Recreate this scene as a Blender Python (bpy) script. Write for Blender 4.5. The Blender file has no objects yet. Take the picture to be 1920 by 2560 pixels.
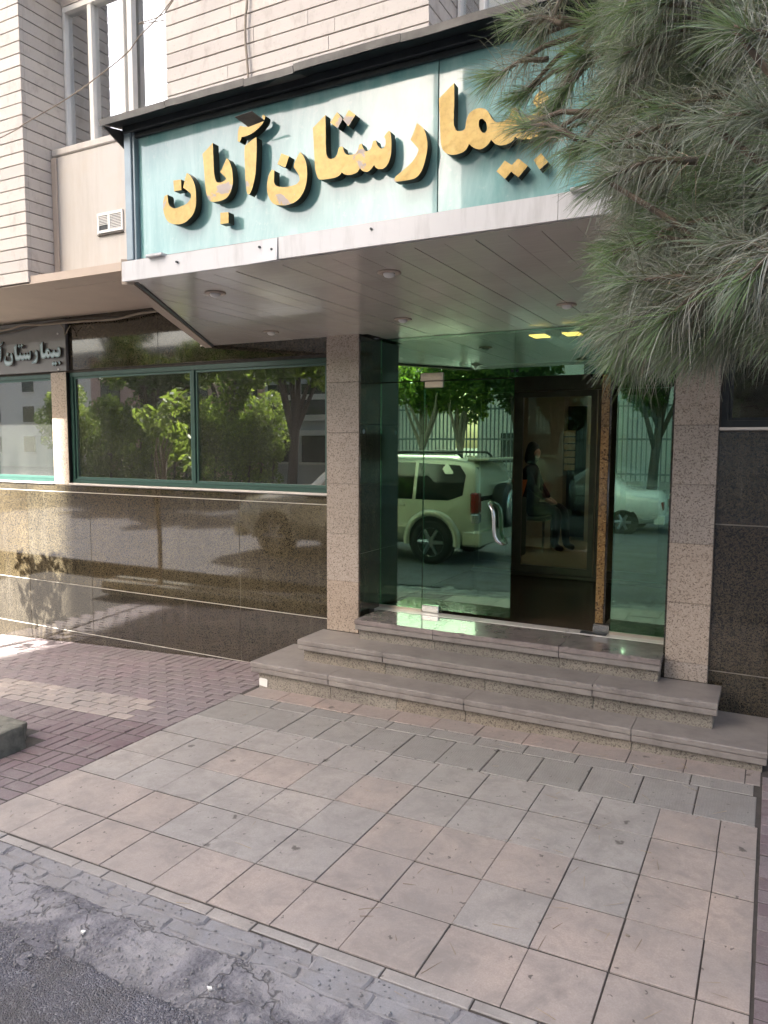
import bpy, bmesh, math, random
import numpy as np
from mathutils import Vector, Matrix, geometry

random.seed(7); rng = np.random.default_rng(11)
S = bpy.context.scene
COL = S.collection
K = 1.2          # everything below is laid out in modules of 1.2 m; meshes are brought to metres at the end

# ------------------------------------------------------------------ camera
cam_d = bpy.data.cameras.new('camera')
cam = bpy.data.objects.new('camera', cam_d); COL.objects.link(cam)
cam_d.sensor_fit = 'HORIZONTAL'; cam_d.sensor_width = 36.0
cam_d.lens = 36.0 * 1840.6 / 1920.0
cam_d.clip_start = 0.05; cam_d.clip_end = 2000
_R = ((0.88382771, 0.04678344, -0.46546738), (0.4677869, -0.07796448, 0.88039591), (0.00489803, -0.99585785, -0.09079185))
_m = Matrix([[_R[i][0], -_R[i][1], -_R[i][2]] for i in range(3)]).to_4x4()
cam.matrix_world = Matrix.Translation((0, 0, 1.6 * K)) @ _m
S.camera = cam

# ------------------------------------------------------------------ sky, sun, exposure
SUN_AZ = Vector((-0.196, -0.9806)); SUN_EL = math.radians(40)
w = bpy.data.worlds.new('World'); S.world = w; w.use_nodes = True
wt = w.node_tree; wt.nodes.clear()
sky = wt.nodes.new('ShaderNodeTexSky'); sky.sky_type = 'NISHITA'; sky.sun_disc = False
sky.sun_elevation = SUN_EL; sky.sun_rotation = math.atan2(SUN_AZ.x, SUN_AZ.y)
sky.air_density = 1.0; sky.dust_density = 5.0; sky.ozone_density = 0.8
bg = wt.nodes.new('ShaderNodeBackground'); bg.inputs['Strength'].default_value = 0.08
wo = wt.nodes.new('ShaderNodeOutputWorld')
wt.links.new(sky.outputs[0], bg.inputs[0]); wt.links.new(bg.outputs[0], wo.inputs[0])
sun_d = bpy.data.lights.new('sun', 'SUN'); sun_d.energy = 5.0; sun_d.angle = math.radians(0.55); sun_d.color = (1.0, 0.965, 0.91)
sun = bpy.data.objects.new('sun', sun_d); COL.objects.link(sun)
_to = Vector((SUN_AZ.x * math.cos(SUN_EL), SUN_AZ.y * math.cos(SUN_EL), math.sin(SUN_EL)))
sun.rotation_euler = _to.to_track_quat('Z', 'Y').to_euler(); sun.location = (6, -14, 30)
S.view_settings.view_transform = 'Standard'; S.view_settings.look = 'None'
S.view_settings.exposure = 2.92; S.view_settings.gamma = 1.0; S.view_settings.use_curve_mapping = False
S.cycles.use_denoising = True
S.cycles.max_bounces = 10; S.cycles.transparent_max_bounces = 16; S.cycles.glossy_bounces = 6; S.cycles.diffuse_bounces = 5
S.cycles.sample_clamp_indirect = 8.0; S.cycles.caustics_reflective = True

# ------------------------------------------------------------------ materials
class G:
    def __init__(s, name):
        s.m = bpy.data.materials.new(name); s.m.use_nodes = True; s.t = s.m.node_tree; s.t.nodes.clear()
        s.out = s.t.nodes.new('ShaderNodeOutputMaterial')
        s.pos = s.t.nodes.new('ShaderNodeNewGeometry').outputs['Position']
    def a(s, kind, _p=None, **k):
        n = s.t.nodes.new('ShaderNode' + kind)
        for q, v in (_p or {}).items(): setattr(n, q, v)
        for q, v in k.items():
            i = n.inputs[int(q[1:])] if q[0] == 'i' and q[1:].isdigit() else n.inputs[q.replace('_', ' ')]
            if isinstance(v, bpy.types.NodeSocket): s.t.links.new(v, i)
            else: i.default_value = v
        return n
    def noise(s, scale, detail=4, rough=.55, vec=None, out='Fac', dist=0):
        return s.a('TexNoise', Vector=vec or s.pos, Scale=scale, Detail=detail, Roughness=rough, Distortion=dist).outputs[out]
    def ramp(s, fac, stops, interp='LINEAR'):
        n = s.a('ValToRGB', i0=fac); r = n.color_ramp; r.interpolation = interp
        while len(r.elements) < len(stops): r.elements.new(.5)
        for e, (p, c) in zip(r.elements, stops):
            e.position = p; e.color = tuple(c) + (1,) if len(c) == 3 else c
        return n.outputs[0]
    def mix(s, fac, a, b, mode='MIX'):
        n = s.a('Mix', dict(data_type='RGBA', blend_type=mode))
        for i, v in ((0, fac), (6, a), (7, b)):
            if isinstance(v, bpy.types.NodeSocket): s.t.links.new(v, n.inputs[i])
            else: n.inputs[i].default_value = v if i == 0 else (tuple(v) + (1,) if len(v) == 3 else v)
        return n.outputs[2]
    def math(s, op, a, b=0.0):
        return s.a('Math', dict(operation=op), i0=a, i1=b).outputs[0]
    def bump(s, h, strength=.3, dist=.01):
        return s.a('Bump', Height=h, Strength=strength, Distance=dist).outputs[0]
    def bsdf(s, color, rough=.5, metallic=0.0, normal=None, coat=0.0, spec=.5, coat_rough=.03, trans=None):
        k = dict(Roughness=rough, Metallic=metallic, Coat_Weight=coat, Coat_Roughness=coat_rough, Specular_IOR_Level=spec, Coat_IOR=1.5 if coat < .95 else 1.55)
        k['Base_Color'] = color if isinstance(color, bpy.types.NodeSocket) else tuple(color) + (1,)
        if normal is not None: k['Normal'] = normal
        n = s.a('BsdfPrincipled', **k)
        return n.outputs[0]
    def done(s, sh):
        s.t.links.new(sh, s.out.inputs[0]); return s.m
def hexc(h):
    f = lambda v: v / 12.92 if v <= .04045 else ((v + .055) / 1.055) ** 2.4
    return tuple(f(int(h[i:i + 2], 16) / 255) for i in (0, 2, 4))

MT = {}
def plain(name, col, rough=.5, metallic=0., var=.12, vscale=9, bump=0., bscale=60, coat=0., spec=.5):
    g = G(name)
    c = g.mix(g.ramp(g.noise(vscale, 5, .6), [(.3, (0, 0, 0)), (.7, (1, 1, 1))]), [x * (1 - var) for x in col], [min(1, x * (1 + var)) for x in col])
    n = g.bump(g.noise(bscale, 3), bump, .004) if bump else None
    MT[name] = g.done(g.bsdf(c, rough, metallic, n, coat, spec)); return MT[name]

def granite(name, stops, scale, rough, coat=0., big=(.75, 1.2), spec=.5, stain=None):
    g = G(name)
    v1 = g.a('TexVoronoi', Vector=g.pos, Scale=scale).outputs['Color']
    r1 = g.a('SeparateColor', i0=v1).outputs[0]
    v2 = g.a('TexVoronoi', Vector=g.pos, Scale=scale * 2.6).outputs['Color']
    r2 = g.a('SeparateColor', i0=v2).outputs[1]
    f = g.math('ADD', g.math('MULTIPLY', r1, .62), g.math('MULTIPLY', r2, .38))
    c = g.ramp(f, stops)
    lo = g.ramp(g.noise(2.2, 4, .6), [(.3, (big[0],) * 3), (.72, (big[1],) * 3)])
    c = g.mix(1.0, c, lo, 'MULTIPLY')
    rn = g.a('ObjectInfo').outputs['Random']
    c = g.mix(1.0, c, g.ramp(rn, [(0, (.84, .85, .86)), (.5, (1, 1, 1)), (1, (1.0, .95, .88))]), 'MULTIPLY')
    dz = g.a('VectorMath', dict(operation='MULTIPLY'), i0=g.pos, i1=(11, 11, 1.3)).outputs[0]
    c = g.mix(g.ramp(g.noise(1, 5, .65, dz), [(.55, (0, 0, 0)), (.8, (.12,) * 3)]), c, hexc('8f887c'))
    if stain:
        st = g.ramp(g.noise(5.5, 6, .7), [(.5, (0, 0, 0)), (.75, (1, 1, 1))])
        c = g.mix(g.math('MULTIPLY', st, .45), c, stain)
    rr = g.math('ADD', g.math('MULTIPLY', g.noise(14, 5, .7), rough * .9), rough * .55)
    MT[name] = g.done(g.bsdf(c, rr, 0, None, coat, spec)); return MT[name]

granite('granite_dark', [(.18, hexc('211e19')), (.36, hexc('39342a')), (.5, hexc('4c4536')), (.63, hexc('665c45')), (.8, hexc('36312a'))], 135, .05, coat=.9, big=(.7, 1.15), spec=.6)
granite('granite_low', [(.18, hexc('1c1a17')), (.36, hexc('302c26')), (.5, hexc('3f3a31')), (.63, hexc('554e40')), (.8, hexc('2e2a26'))], 135, .05, coat=.9, big=(.7, 1.15), spec=.6)  # same stone as granite_dark, colour darkened for the dark ground it reflects
granite('granite_black', [(.2, hexc('171612')), (.42, hexc('332e26')), (.6, hexc('554c3c')), (.8, hexc('2a2621'))], 110, .06, coat=.5, big=(.75, 1.1), spec=.6)
granite('granite_beige', [(.14, hexc('685e56')), (.25, hexc('8f8276')), (.36, hexc('a99c91')), (.6, hexc('b4a79b')), (.75, hexc('a2958a')), (.9, hexc('c1b5a9'))], 130, .22, coat=.15, big=(.86, 1.08))
granite('granite_riser', [(.16, hexc('524c46')), (.3, hexc('7a736a')), (.45, hexc('918a7f')), (.65, hexc('9d968b')), (.85, hexc('7f786e'))], 110, .4, big=(.78, 1.1), stain=hexc('8a7f78'))
granite('reflected_granite', [(.16, hexc('3a2c18')), (.35, hexc('7a5a2e')), (.5, hexc('9c7a45')), (.7, hexc('82643a')), (.9, hexc('b0925c'))], 88, .2, coat=.3)  # granite reflected in the opened leaf, painted onto the stand-in post

def m_tread():
    g = G('tread_stone')
    n = g.noise(7, 6, .65); f = g.noise(120, 3, .6)
    c = g.ramp(n, [(.25, hexc('716a66')), (.5, hexc('87807b')), (.75, hexc('979089'))])
    c = g.mix(g.ramp(f, [(.55, (0, 0, 0)), (.75, (.25,) * 3)]), c, hexc('6b6460'))
    c = g.mix(g.ramp(g.noise(16, 6, .7), [(.55, (0, 0, 0)), (.8, (.16,) * 3)]), c, hexc('6f6662'))
    MT['tread_stone'] = g.done(g.bsdf(c, g.ramp(n, [(.3, (.34,) * 3), (.7, (.44,) * 3)]), 0, g.bump(g.noise(35, 4), .06, .004)))
    g = G('tread_polished')
    c = g.ramp(g.noise(7, 6, .65), [(.25, hexc('6e6561')), (.5, hexc('847a76')), (.75, hexc('958a86'))])
    MT['tread_polished'] = g.done(g.bsdf(c, .09, 0, None, .4))
m_tread()

def m_tile(name, ca, cb, cc, rough=.55, saw=False, spots=True, bs=.12, grime='7f7974'):
    g = G(name)
    rnd = g.a('ObjectInfo').outputs['Random']
    base = g.ramp(rnd, [(0, ca), (.35, cb), (.7, cc), (1, ca)])
    n1 = g.noise(1.7, 7, .7, dist=.3); n2 = g.noise(17, 6, .75); n3 = g.noise(150, 3, .65); n0 = g.noise(5.5, 7, .72, dist=.5)
    c = g.mix(g.ramp(n1, [(.36, (0, 0, 0)), (.64, (.85,) * 3)]), base, [(x + y) * .5 * .93 for x, y in zip(cb, hexc('8f8c8a'))])
    c = g.mix(g.ramp(n0, [(.45, (0, 0, 0)), (.68, (.75,) * 3)]), c, hexc(grime))
    c = g.mix(g.ramp(g.noise(.9, 5, .6), [(.45, (0, 0, 0)), (.65, (.5,) * 3)]), c, hexc('8d8783'))
    c = g.mix(g.ramp(n2, [(.50, (0, 0, 0)), (.78, (.65,) * 3)]), c, [x * .55 for x in cb])
    c = g.mix(g.ramp(n3, [(.40, (.38,) * 3), (.60, (0, 0, 0))]), c, [x * .62 for x in cb])
    c = g.mix(g.ramp(g.noise(70, 4, .7), [(.60, (0, 0, 0)), (.75, (.35,) * 3)]), c, [min(1, x * 1.35) for x in cb])
    if spots:
        wv = g.a('VectorMath', dict(operation='ADD'), i0=g.pos, i1=g.a('VectorMath', dict(operation='SCALE'), i0=g.noise(26, 3, .6, None, 'Color'), Scale=.07).outputs[0]).outputs[0]
        for sc, lo, hi, kp in ((2.2, .03, .05, .68), (4.3, .016, .03, .5), (11.0, .04, .08, .74)):
            vo = g.a('TexVoronoi', dict(voronoi_dimensions='2D'), Vector=wv, Scale=sc)
            sp = g.ramp(vo.outputs['Distance'], [(lo, (1, 1, 1)), (hi, (0, 0, 0))])
            keep = g.ramp(g.a('SeparateColor', i0=vo.outputs['Color']).outputs[0], [(kp, (0, 0, 0)), (kp + .02, (.8,) * 3)])
            c = g.mix(g.mix(1.0, sp, keep, 'MULTIPLY'), c, hexc('4a4440'))
    h = g.math('ADD', g.math('MULTIPLY', n2, .6), g.math('MULTIPLY', n3, .4))
    if saw:
        wv = g.a('TexWave', Vector=g.pos, Scale=22, Distortion=6, Detail=3).outputs['Fac']
        h = g.math('ADD', h, g.math('MULTIPLY', wv, .5)); bs = .3
    MT[name] = g.done(g.bsdf(c, rough, 0, g.bump(h, bs, .004)))
m_tile('tile_beige', hexc('aaa39c'), hexc('a8a29c'), hexc('afa59c'))
m_tile('tile_peach', hexc('b2a399'), hexc('aea198'), hexc('b6a497'))
m_tile('tile_grey', hexc('949089'), hexc('9c9791'), hexc('8a8783'), saw=True)
m_tile('tile_pink', hexc('ab968c'), hexc('a0928a'), hexc('b39c8e'))
m_tile('brick_purple', hexc('857577'), hexc('7d6d70'), hexc('8d7c7d'), rough=.7, spots=False, bs=.3)
m_tile('brick_dark', hexc('6e5a5e'), hexc('745d62'), hexc('675558'), rough=.7, spots=False, bs=.3)
m_tile('brick_pale', hexc('b7a79c'), hexc('a89a92'), hexc('c0b0a2'), rough=.7, spots=False, bs=.3)
m_tile('concrete_block', hexc('8d8c8f'), hexc('939294'), hexc('868588'), rough=.8, spots=False, bs=.8)
plain('mortar_dark', hexc('47423d'), .9, var=.25, vscale=20, bump=.4)
plain('mortar_pale', hexc('b9b3a8'), .85, var=.12)
plain('mortar_mid', hexc('79736a'), .85, var=.12)
plain('stone_rough', hexc('6e6c62'), .9, var=.35, vscale=14, bump=.9, bscale=25)

def m_asphalt():
    g = G('asphalt')
    v = g.a('TexVoronoi', Vector=g.pos, Scale=150.0)
    r = g.a('SeparateColor', i0=v.outputs['Color']).outputs[0]
    c = g.ramp(r, [(0, hexc('706e75')), (.5, hexc('807e85')), (.9, hexc('8e8c92')), (1, hexc('b5b3b6'))])
    c = g.mix(g.ramp(g.noise(3, 5, .65), [(.4, (0, 0, 0)), (.75, (.8,) * 3)]), c, hexc('6b665f'))
    h = g.math('ADD', g.math('MULTIPLY', v.outputs['Distance'], -1.0), g.math('MULTIPLY', g.noise(45, 5, .7), 1.6))
    MT['asphalt'] = g.done(g.bsdf(c, .85, 0, g.bump(h, 1.0, .02)))
    g = G('gutter_concrete')
    n = g.noise(2.6, 6, .7, dist=.6); n2 = g.noise(60, 4, .7)
    patch = g.ramp(n, [(.46, (0, 0, 0)), (.56, (1, 1, 1))])
    c = g.mix(patch, g.mix(g.noise(9, 5), hexc('96938f'), hexc('858288')), g.ramp(n2, [(.35, hexc('545257')), (.65, hexc('7b797d'))]))
    wv = g.a('VectorMath', dict(operation='ADD'), i0=g.pos, i1=g.a('VectorMath', dict(operation='SCALE'), i0=g.noise(4, 4, .6, None, 'Color'), Scale=.35).outputs[0]).outputs[0]
    cr = g.a('TexVoronoi', dict(feature='DISTANCE_TO_EDGE'), Vector=wv, Scale=1.9).outputs['Distance']
    ck = g.ramp(cr, [(.003, (.8,) * 3), (.011, (0, 0, 0))])
    c = g.mix(g.math('MULTIPLY', ck, .75), c, hexc('3f3c39'))
    h = g.math('SUBTRACT', g.math('ADD', g.math('MULTIPLY', n2, .5), g.math('MULTIPLY', g.noise(18, 4, .7), .9)), g.math('MULTIPLY', ck, .6))
    MT['gutter_concrete'] = g.done(g.bsdf(c, .85, 0, g.bump(h, .8, .014)))
m_asphalt()

def m_travertine():
    g = G('travertine')
    rnd = g.a('ObjectInfo').outputs['Random']
    c = g.ramp(rnd, [(0, hexc('bdb6ae')), (.5, hexc('b6aea7')), (1, hexc('c4bcb3'))])
    st = g.a('VectorMath', dict(operation='MULTIPLY'), i0=g.pos, i1=(9, 9, 5)).outputs[0]
    c = g.mix(g.ramp(g.noise(1, 6, .7, st), [(.52, (0, 0, 0)), (.78, (.75,) * 3)]), c, hexc('8f837b'))
    c = g.mix(g.ramp(g.noise(38, 5, .75), [(.6, (0, 0, 0)), (.72, (.7,) * 3)]), c, hexc('92877c'))
    MT['travertine'] = g.done(g.bsdf(c, .5, 0, g.bump(g.noise(50, 4), .15, .004)))
    g = G('painted_wall')
    st = g.a('VectorMath', dict(operation='MULTIPLY'), i0=g.pos, i1=(7, 7, .9)).outputs[0]
    c = g.mix(g.ramp(g.noise(1, 6, .7, st), [(.45, (0, 0, 0)), (.8, (.6,) * 3)]), hexc('bbb6b0'), hexc('9f978c'))
    c = g.mix(g.ramp(g.noise(4, 5, .7), [(.5, (0, 0, 0)), (.8, (.35,) * 3)]), c, hexc('b8a893'))
    MT['painted_wall'] = g.done(g.bsdf(c, .6, 0, g.bump(g.noise(12, 3), .1, .006)))
m_travertine()
plain('plaster_soffit', hexc('b5a698'), .8, var=.06, vscale=3, bump=.1, bscale=20)
plain('groove_dark', hexc('5a5048'), .9)

def m_soffit():
    g = G('soffit_panel')
    c = g.mix(g.ramp(g.noise(3, 5, .6), [(.4, (0, 0, 0)), (.75, (1, 1, 1))]), hexc('dbd3c9'), hexc('cfc6bc'))
    sc = g.a('VectorMath', dict(operation='MULTIPLY'), i0=g.pos, i1=(3, 20, 3)).outputs[0]
    MT['soffit_panel'] = g.done(g.bsdf(c, .17, 0, g.bump(g.noise(1.6, 2, .5, sc), .05, .02), .45, .5, .06))
m_soffit()
def m_fascia():
    g = G('white_metal')
    st = g.a('VectorMath', dict(operation='MULTIPLY'), i0=g.pos, i1=(14, 14, 2)).outputs[0]
    c = g.mix(g.ramp(g.noise(1, 5, .7, st), [(.5, (0, 0, 0)), (.85, (.55,) * 3)]), hexc('cfcdcc'), hexc('8f8c88'))
    MT['white_metal'] = g.done(g.bsdf(c, .35, 0, g.bump(g.noise(6, 2), .12, .02), .1))
m_fascia()
def m_sign_glass():
    g = G('teal_sign_glass')
    st = g.a('VectorMath', dict(operation='MULTIPLY'), i0=g.pos, i1=(5, 5, 1.1)).outputs[0]
    d = g.noise(1.4, 6, .65, st, dist=.5)
    c = g.mix(g.ramp(d, [(.35, (0, 0, 0)), (.72, (1, 1, 1))]), hexc('6fa19f'), hexc('a3c8c4'))
    c = g.mix(g.ramp(g.noise(30, 5, .7), [(.58, (0, 0, 0)), (.8, (.5,) * 3)]), c, hexc('bcd3cf'))
    MT['teal_sign_glass'] = g.done(g.bsdf(c, g.ramp(g.noise(6, 5, .7), [(.35, (.02,) * 3), (.7, (.22,) * 3)]), 0, None, .75, .45, .02))
m_sign_glass()
def m_gold():
    g = G('gold_leaf')
    n = g.noise(16, 4, .6)
    c = g.mix(n, hexc('b08f48'), hexc('cdb06a'))
    peel = g.ramp(g.noise(6.5, 5, .62, dist=.4), [(.60, (0, 0, 0)), (.625, (1, 1, 1))])
    c = g.mix(g.ramp(g.noise(45, 4, .7), [(.45, (0, 0, 0)), (.8, (.5,) * 3)]), c, hexc('8a6f38'))
    c = g.mix(peel, c, hexc('aa9c92'))
    met = g.ramp(peel, [(0, (.2,) * 3), (1, (0, 0, 0))])
    MT['gold_leaf'] = g.done(g.bsdf(c, g.math('ADD', g.math('MULTIPLY', n, .2), .28), met, g.bump(g.noise(11, 2), .25, .02)))
m_gold()
plain('letter_side', hexc('2a2318'), .35, .3, var=.3)
plain('green_frame', hexc('2d4a43'), .35, .1, var=.1, vscale=20, coat=.2)
plain('green_frame_light', hexc('3c5b53'), .4, .1, var=.1, vscale=20)
plain('grey_blue_metal', hexc('8a979e'), .4, .3, var=.1)
plain('dark_metal', hexc('34383a'), .45, .4, var=.25, vscale=12, bump=.1, bscale=8)
plain('grey_sheet', hexc('6a6763'), .5, .4, var=.3, vscale=10, bump=.25, bscale=9)
plain('brown_aluminium', hexc('6a6051'), .4, .3)
plain('chrome', hexc('c9c9c7'), .18, .9, var=.05)
plain('patch_metal', hexc('bfb5a8'), .3, .6, var=.08)
plain('white_paint', hexc('dcdad6'), .45, var=.04)
plain('white_marble', hexc('cfc9c2'), .25, var=.08, vscale=6)
plain('black_plastic', hexc('141414'), .4, var=.1)
plain('rubber', hexc('1b1b1b'), .8, var=.15)
plain('cable_beige', hexc('8d8274'), .7, var=.15)
plain('cable_dark', hexc('4d4740'), .7, var=.2)
plain('bark', hexc('6a5d50'), .9, var=.35, vscale=20, bump=.8, bscale=25)
plain('bark_pale', hexc('8f8472'), .9, var=.3, vscale=20, bump=.7, bscale=25)
plain('bark_dark', hexc('3d342c'), .9, var=.3, vscale=20, bump=.8, bscale=25)
plain('soil', hexc('4c4034'), .95, var=.3, bump=.8)
plain('floor_brown', hexc('4a3c31'), .25, var=.15)
plain('floor_cream', hexc('a39a78'), .2, var=.1)
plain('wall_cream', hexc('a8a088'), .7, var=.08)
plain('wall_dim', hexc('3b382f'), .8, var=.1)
plain('ceiling_white', hexc('b9b5a8'), .7, var=.05)
plain('blind_cream', hexc('d2cdb2'), .7, var=.08, vscale=3)
plain('curtain', hexc('a59c93'), .85, var=.15, vscale=8)
plain('cloth_black', hexc('15151a'), .85, var=.2, vscale=20)
plain('cloth_grey', hexc('6f685c'), .85, var=.2, vscale=20)
plain('skin', hexc('b58b72'), .5, var=.06)
plain('hair', hexc('17130f'), .6, var=.2)
plain('seat_plastic', hexc('3a4a44'), .4, var=.1)
plain('poster_paper', hexc('b9a878'), .6, var=.15, vscale=30)
plain('orange_plastic', hexc('b5622a'), .45, var=.1)
plain('paper_white', hexc('e4e2dc'), .7, var=.05)
plain('car_white', hexc('dcdcd6'), .22, var=.02, coat=.8)
plain('car_champagne', hexc('b9b49c'), .25, .15, var=.02, coat=.8)
plain('car_glass', hexc('12181a'), .04, var=.05, coat=.6)
plain('car_trim', hexc('1f2122'), .45, var=.1)
plain('tail_red', hexc('7a1712'), .15, var=.05, coat=.6)
plain('alloy', hexc('9a9b9c'), .3, .8, var=.05)
plain('facade_pink', hexc('b09080'), .8, var=.1, vscale=1)
plain('facade_pale', hexc('c9c3b6'), .8, var=.08, vscale=1)
plain('facade_grey', hexc('a3a29e'), .8, var=.08, vscale=1)
plain('fence_grey', hexc('7d8280'), .5, .2, var=.1)
plain('far_glass', hexc('202a2c'), .08, var=.1, coat=.5)

def m_glass(name, tint, refl, base, gl=(1, 1, 1), dust=0.0):
    g = G(name)
    tr = g.a('BsdfTransparent', Color=tuple(tint) + (1,)).outputs[0]
    go = g.a('BsdfGlossy', Color=tuple(gl) + (1,), Roughness=.0).outputs[0]
    fr = g.a('Fresnel', IOR=1.5).outputs[0]
    f = g.math('MINIMUM', g.math('ADD', g.math('MULTIPLY', fr, refl), base), .95)
    sh = g.a('MixShader', i0=f, i1=tr, i2=go).outputs[0]
    if dust:
        st = g.a('VectorMath', dict(operation='MULTIPLY'), i0=g.pos, i1=(3, 3, .8)).outputs[0]
        df = g.a('BsdfDiffuse', Color=(.55, .54, .50, 1)).outputs[0]
        sh = g.a('MixShader', i0=g.ramp(g.noise(1.5, 6, .65, st), [(.3, (dust * .5,) * 3), (.75, (dust * 1.6,) * 3)]), i1=sh, i2=df).outputs[0]
    MT[name] = g.done(sh)
m_glass('window_glass', (.62, .66, .62), 1.2, .16, dust=.035)
m_glass('upper_glass', (.80, .85, .86), 1.2, .42)
m_glass('door_glass', (.68, .92, .80), 1.35, .18, (.70, 1.0, .74))
m_glass('clear_glass', (.86, .85, .78), 1.0, .02)

def m_leaf(name, cols, trans=.35):
    g = G(name)
    at = g.a('Attribute', dict(attribute_name='tone')).outputs['Fac']
    c = g.ramp(at, [(i / (len(cols) - 1), k) for i, k in enumerate(cols)])
    d = g.bsdf(c, .55, 0, None, 0, .35)
    t = g.a('BsdfTranslucent', Color=g.mix(.35, c, hexc('a8b84a'))).outputs[0]
    MT[name] = g.done(g.a('MixShader', i0=trans, i1=d, i2=t).outputs[0])
m_leaf('pine_needles', [hexc('5f5b50'), hexc('918f85'), hexc('989c90'), hexc('6d8162'), hexc('7b9b5c')], .22)
m_leaf('pine_dry', [hexc('7d6a56'), hexc('94836f'), hexc('a3917a')], .1)
m_leaf('leaves_green', [hexc('2a3f1c'), hexc('3f5a22'), hexc('5c7729'), hexc('809538')], .5)
m_leaf('leaves_dark', [hexc('22381a'), hexc('33501f'), hexc('456423')], .3)
def m_emit(name, col, st):
    g = G(name)
    MT[name] = g.done(g.a('Emission', Color=tuple(col) + (1,), Strength=st).outputs[0])
m_emit('lamp_tube', (1.0, .97, .85), 2.6)
m_emit('lamp_warm', (1.0, .42, .10), .8)

# ------------------------------------------------------------------ object helpers (world coordinates in, parents handled)
WP = {}
def _link(o, parent, origin):
    COL.objects.link(o)
    if parent is not None:
        o.parent = parent; o.location = Vector(origin) - WP[parent]
    else: o.location = Vector(origin)
    WP[o] = Vector(origin); return o
def tag(o, label=None, cat=None, group=None, kind=None):
    for k, v in (('label', label), ('category', cat), ('group', group), ('kind', kind)):
        if v: o[k] = v
    return o
def empty(name, loc, label=None, cat=None, group=None, kind=None):
    o = bpy.data.objects.new(name, None); o.empty_display_size = .1
    _link(o, None, loc); return tag(o, label, cat, group, kind)
def mobj(name, verts, faces, mat, parent=None, origin=None, smooth=False, mats=None, midx=None):
    v = np.asarray(verts, float)
    if origin is None: origin = (float((v[:, 0].min() + v[:, 0].max()) / 2), float((v[:, 1].min() + v[:, 1].max()) / 2), float(v[:, 2].min()))
    me = bpy.data.meshes.new(name)
    me.from_pydata((v - np.asarray(origin)).tolist(), [], faces)
    for m in (mats or [mat]): me.materials.append(MT[m])
    if midx is not None: me.polygons.foreach_set('material_index', midx)
    if smooth: me.polygons.foreach_set('use_smooth', [True] * len(me.polygons))
    me.update()
    return _link(bpy.data.objects.new(name, me), parent, origin)
BOXF = [(0, 3, 2, 1), (4, 5, 6, 7), (0, 1, 5, 4), (1, 2, 6, 5), (2, 3, 7, 6), (3, 0, 4, 7)]
def boxv(x0, x1, y0, y1, z0, z1):
    return [(x0, y0, z0), (x1, y0, z0), (x1, y1, z0), (x0, y1, z0), (x0, y0, z1), (x1, y0, z1), (x1, y1, z1), (x0, y1, z1)]
def cham(v8, b):
    bm = bmesh.new(); vs = [bm.verts.new(p) for p in v8]
    for f in BOXF: bm.faces.new([vs[i] for i in f])
    bmesh.ops.bevel(bm, geom=list(bm.edges), offset=b, segments=1, profile=.5, affect='EDGES')
    bm.verts.index_update()
    V = [tuple(q.co) for q in bm.verts]; F = [[q.index for q in f.verts] for f in bm.faces]; bm.free()
    return V, F
def box(name, x0, x1, y0, y1, z0, z1, mat, parent=None, b=0.0):
    v = boxv(x0, x1, y0, y1, z0, z1)
    if b: v, f = cham(v, b)
    else: f = BOXF
    return mobj(name, v, f, mat, parent)
class MB:
    def __init__(s): s.v = []; s.f = []
    def add(s, v, f):
        n = len(s.v); s.v += [tuple(p) for p in v]; s.f += [tuple(i + n for i in q) for q in f]; return s
    def box(s, *a): return s.add(boxv(*a), BOXF)
    def tube(s, pts, rad, seg=8, cap=True):
        v, f = tube(pts, rad, seg, cap); return s.add(v, f)
    def out(s, name, mat, parent=None, origin=None, smooth=False): return mobj(name, s.v, s.f, mat, parent, origin, smooth)
def tube(pts, rad, seg=8, cap=True):
    P = [Vector(p) for p in pts]; n = len(P)
    R_ = rad if hasattr(rad, '__len__') else [rad] * n
    V = []; F = []; up = Vector((0, 0, 1)); prev = None
    for i, p in enumerate(P):
        d = (P[min(i + 1, n - 1)] - P[max(i - 1, 0)]).normalized()
        if prev is None:
            a = d.cross(up if abs(d.z) < .95 else Vector((1, 0, 0))).normalized()
        else: a = (prev - d * prev.dot(d)).normalized()
        prev = a; c = d.cross(a)
        for k in range(seg):
            t = 2 * math.pi * k / seg
            V.append(tuple(p + (a * math.cos(t) + c * math.sin(t)) * R_[i]))
    for i in range(n - 1):
        for k in range(seg):
            k2 = (k + 1) % seg
            F.append((i * seg + k, i * seg + k2, (i + 1) * seg + k2, (i + 1) * seg + k))
    if cap: F.append(tuple(range(seg - 1, -1, -1))); F.append(tuple((n - 1) * seg + k for k in range(seg)))
    return V, F
def disc_stack(cx, cy, rings, seg=20, axis='Z', cz=0):
    """lathe: rings = [(radius, offset along axis)]"""
    V = []; F = []
    for r, h in rings:
        for k in range(seg):
            t = 2 * math.pi * k / seg
            if axis == 'Z': V.append((cx + r * math.cos(t), cy + r * math.sin(t), h))
            elif axis == 'Y': V.append((cx + r * math.cos(t), h, cz + r * math.sin(t)))
            else: V.append((h, cy + r * math.cos(t), cz + r * math.sin(t)))
    for i in range(len(rings) - 1):
        for k in range(seg): F.append((i * seg + k, i * seg + (k + 1) % seg, (i + 1) * seg + (k + 1) % seg, (i + 1) * seg + k))
    F.append(tuple(range(seg - 1, -1, -1))); F.append(tuple((len(rings) - 1) * seg + k for k in range(seg)))
    return V, F
def gz(x): return .0228 * (x + 2) if x > -3 else -.0228 + .052 * (x + 3)
from mathutils import noise as mn
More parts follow.
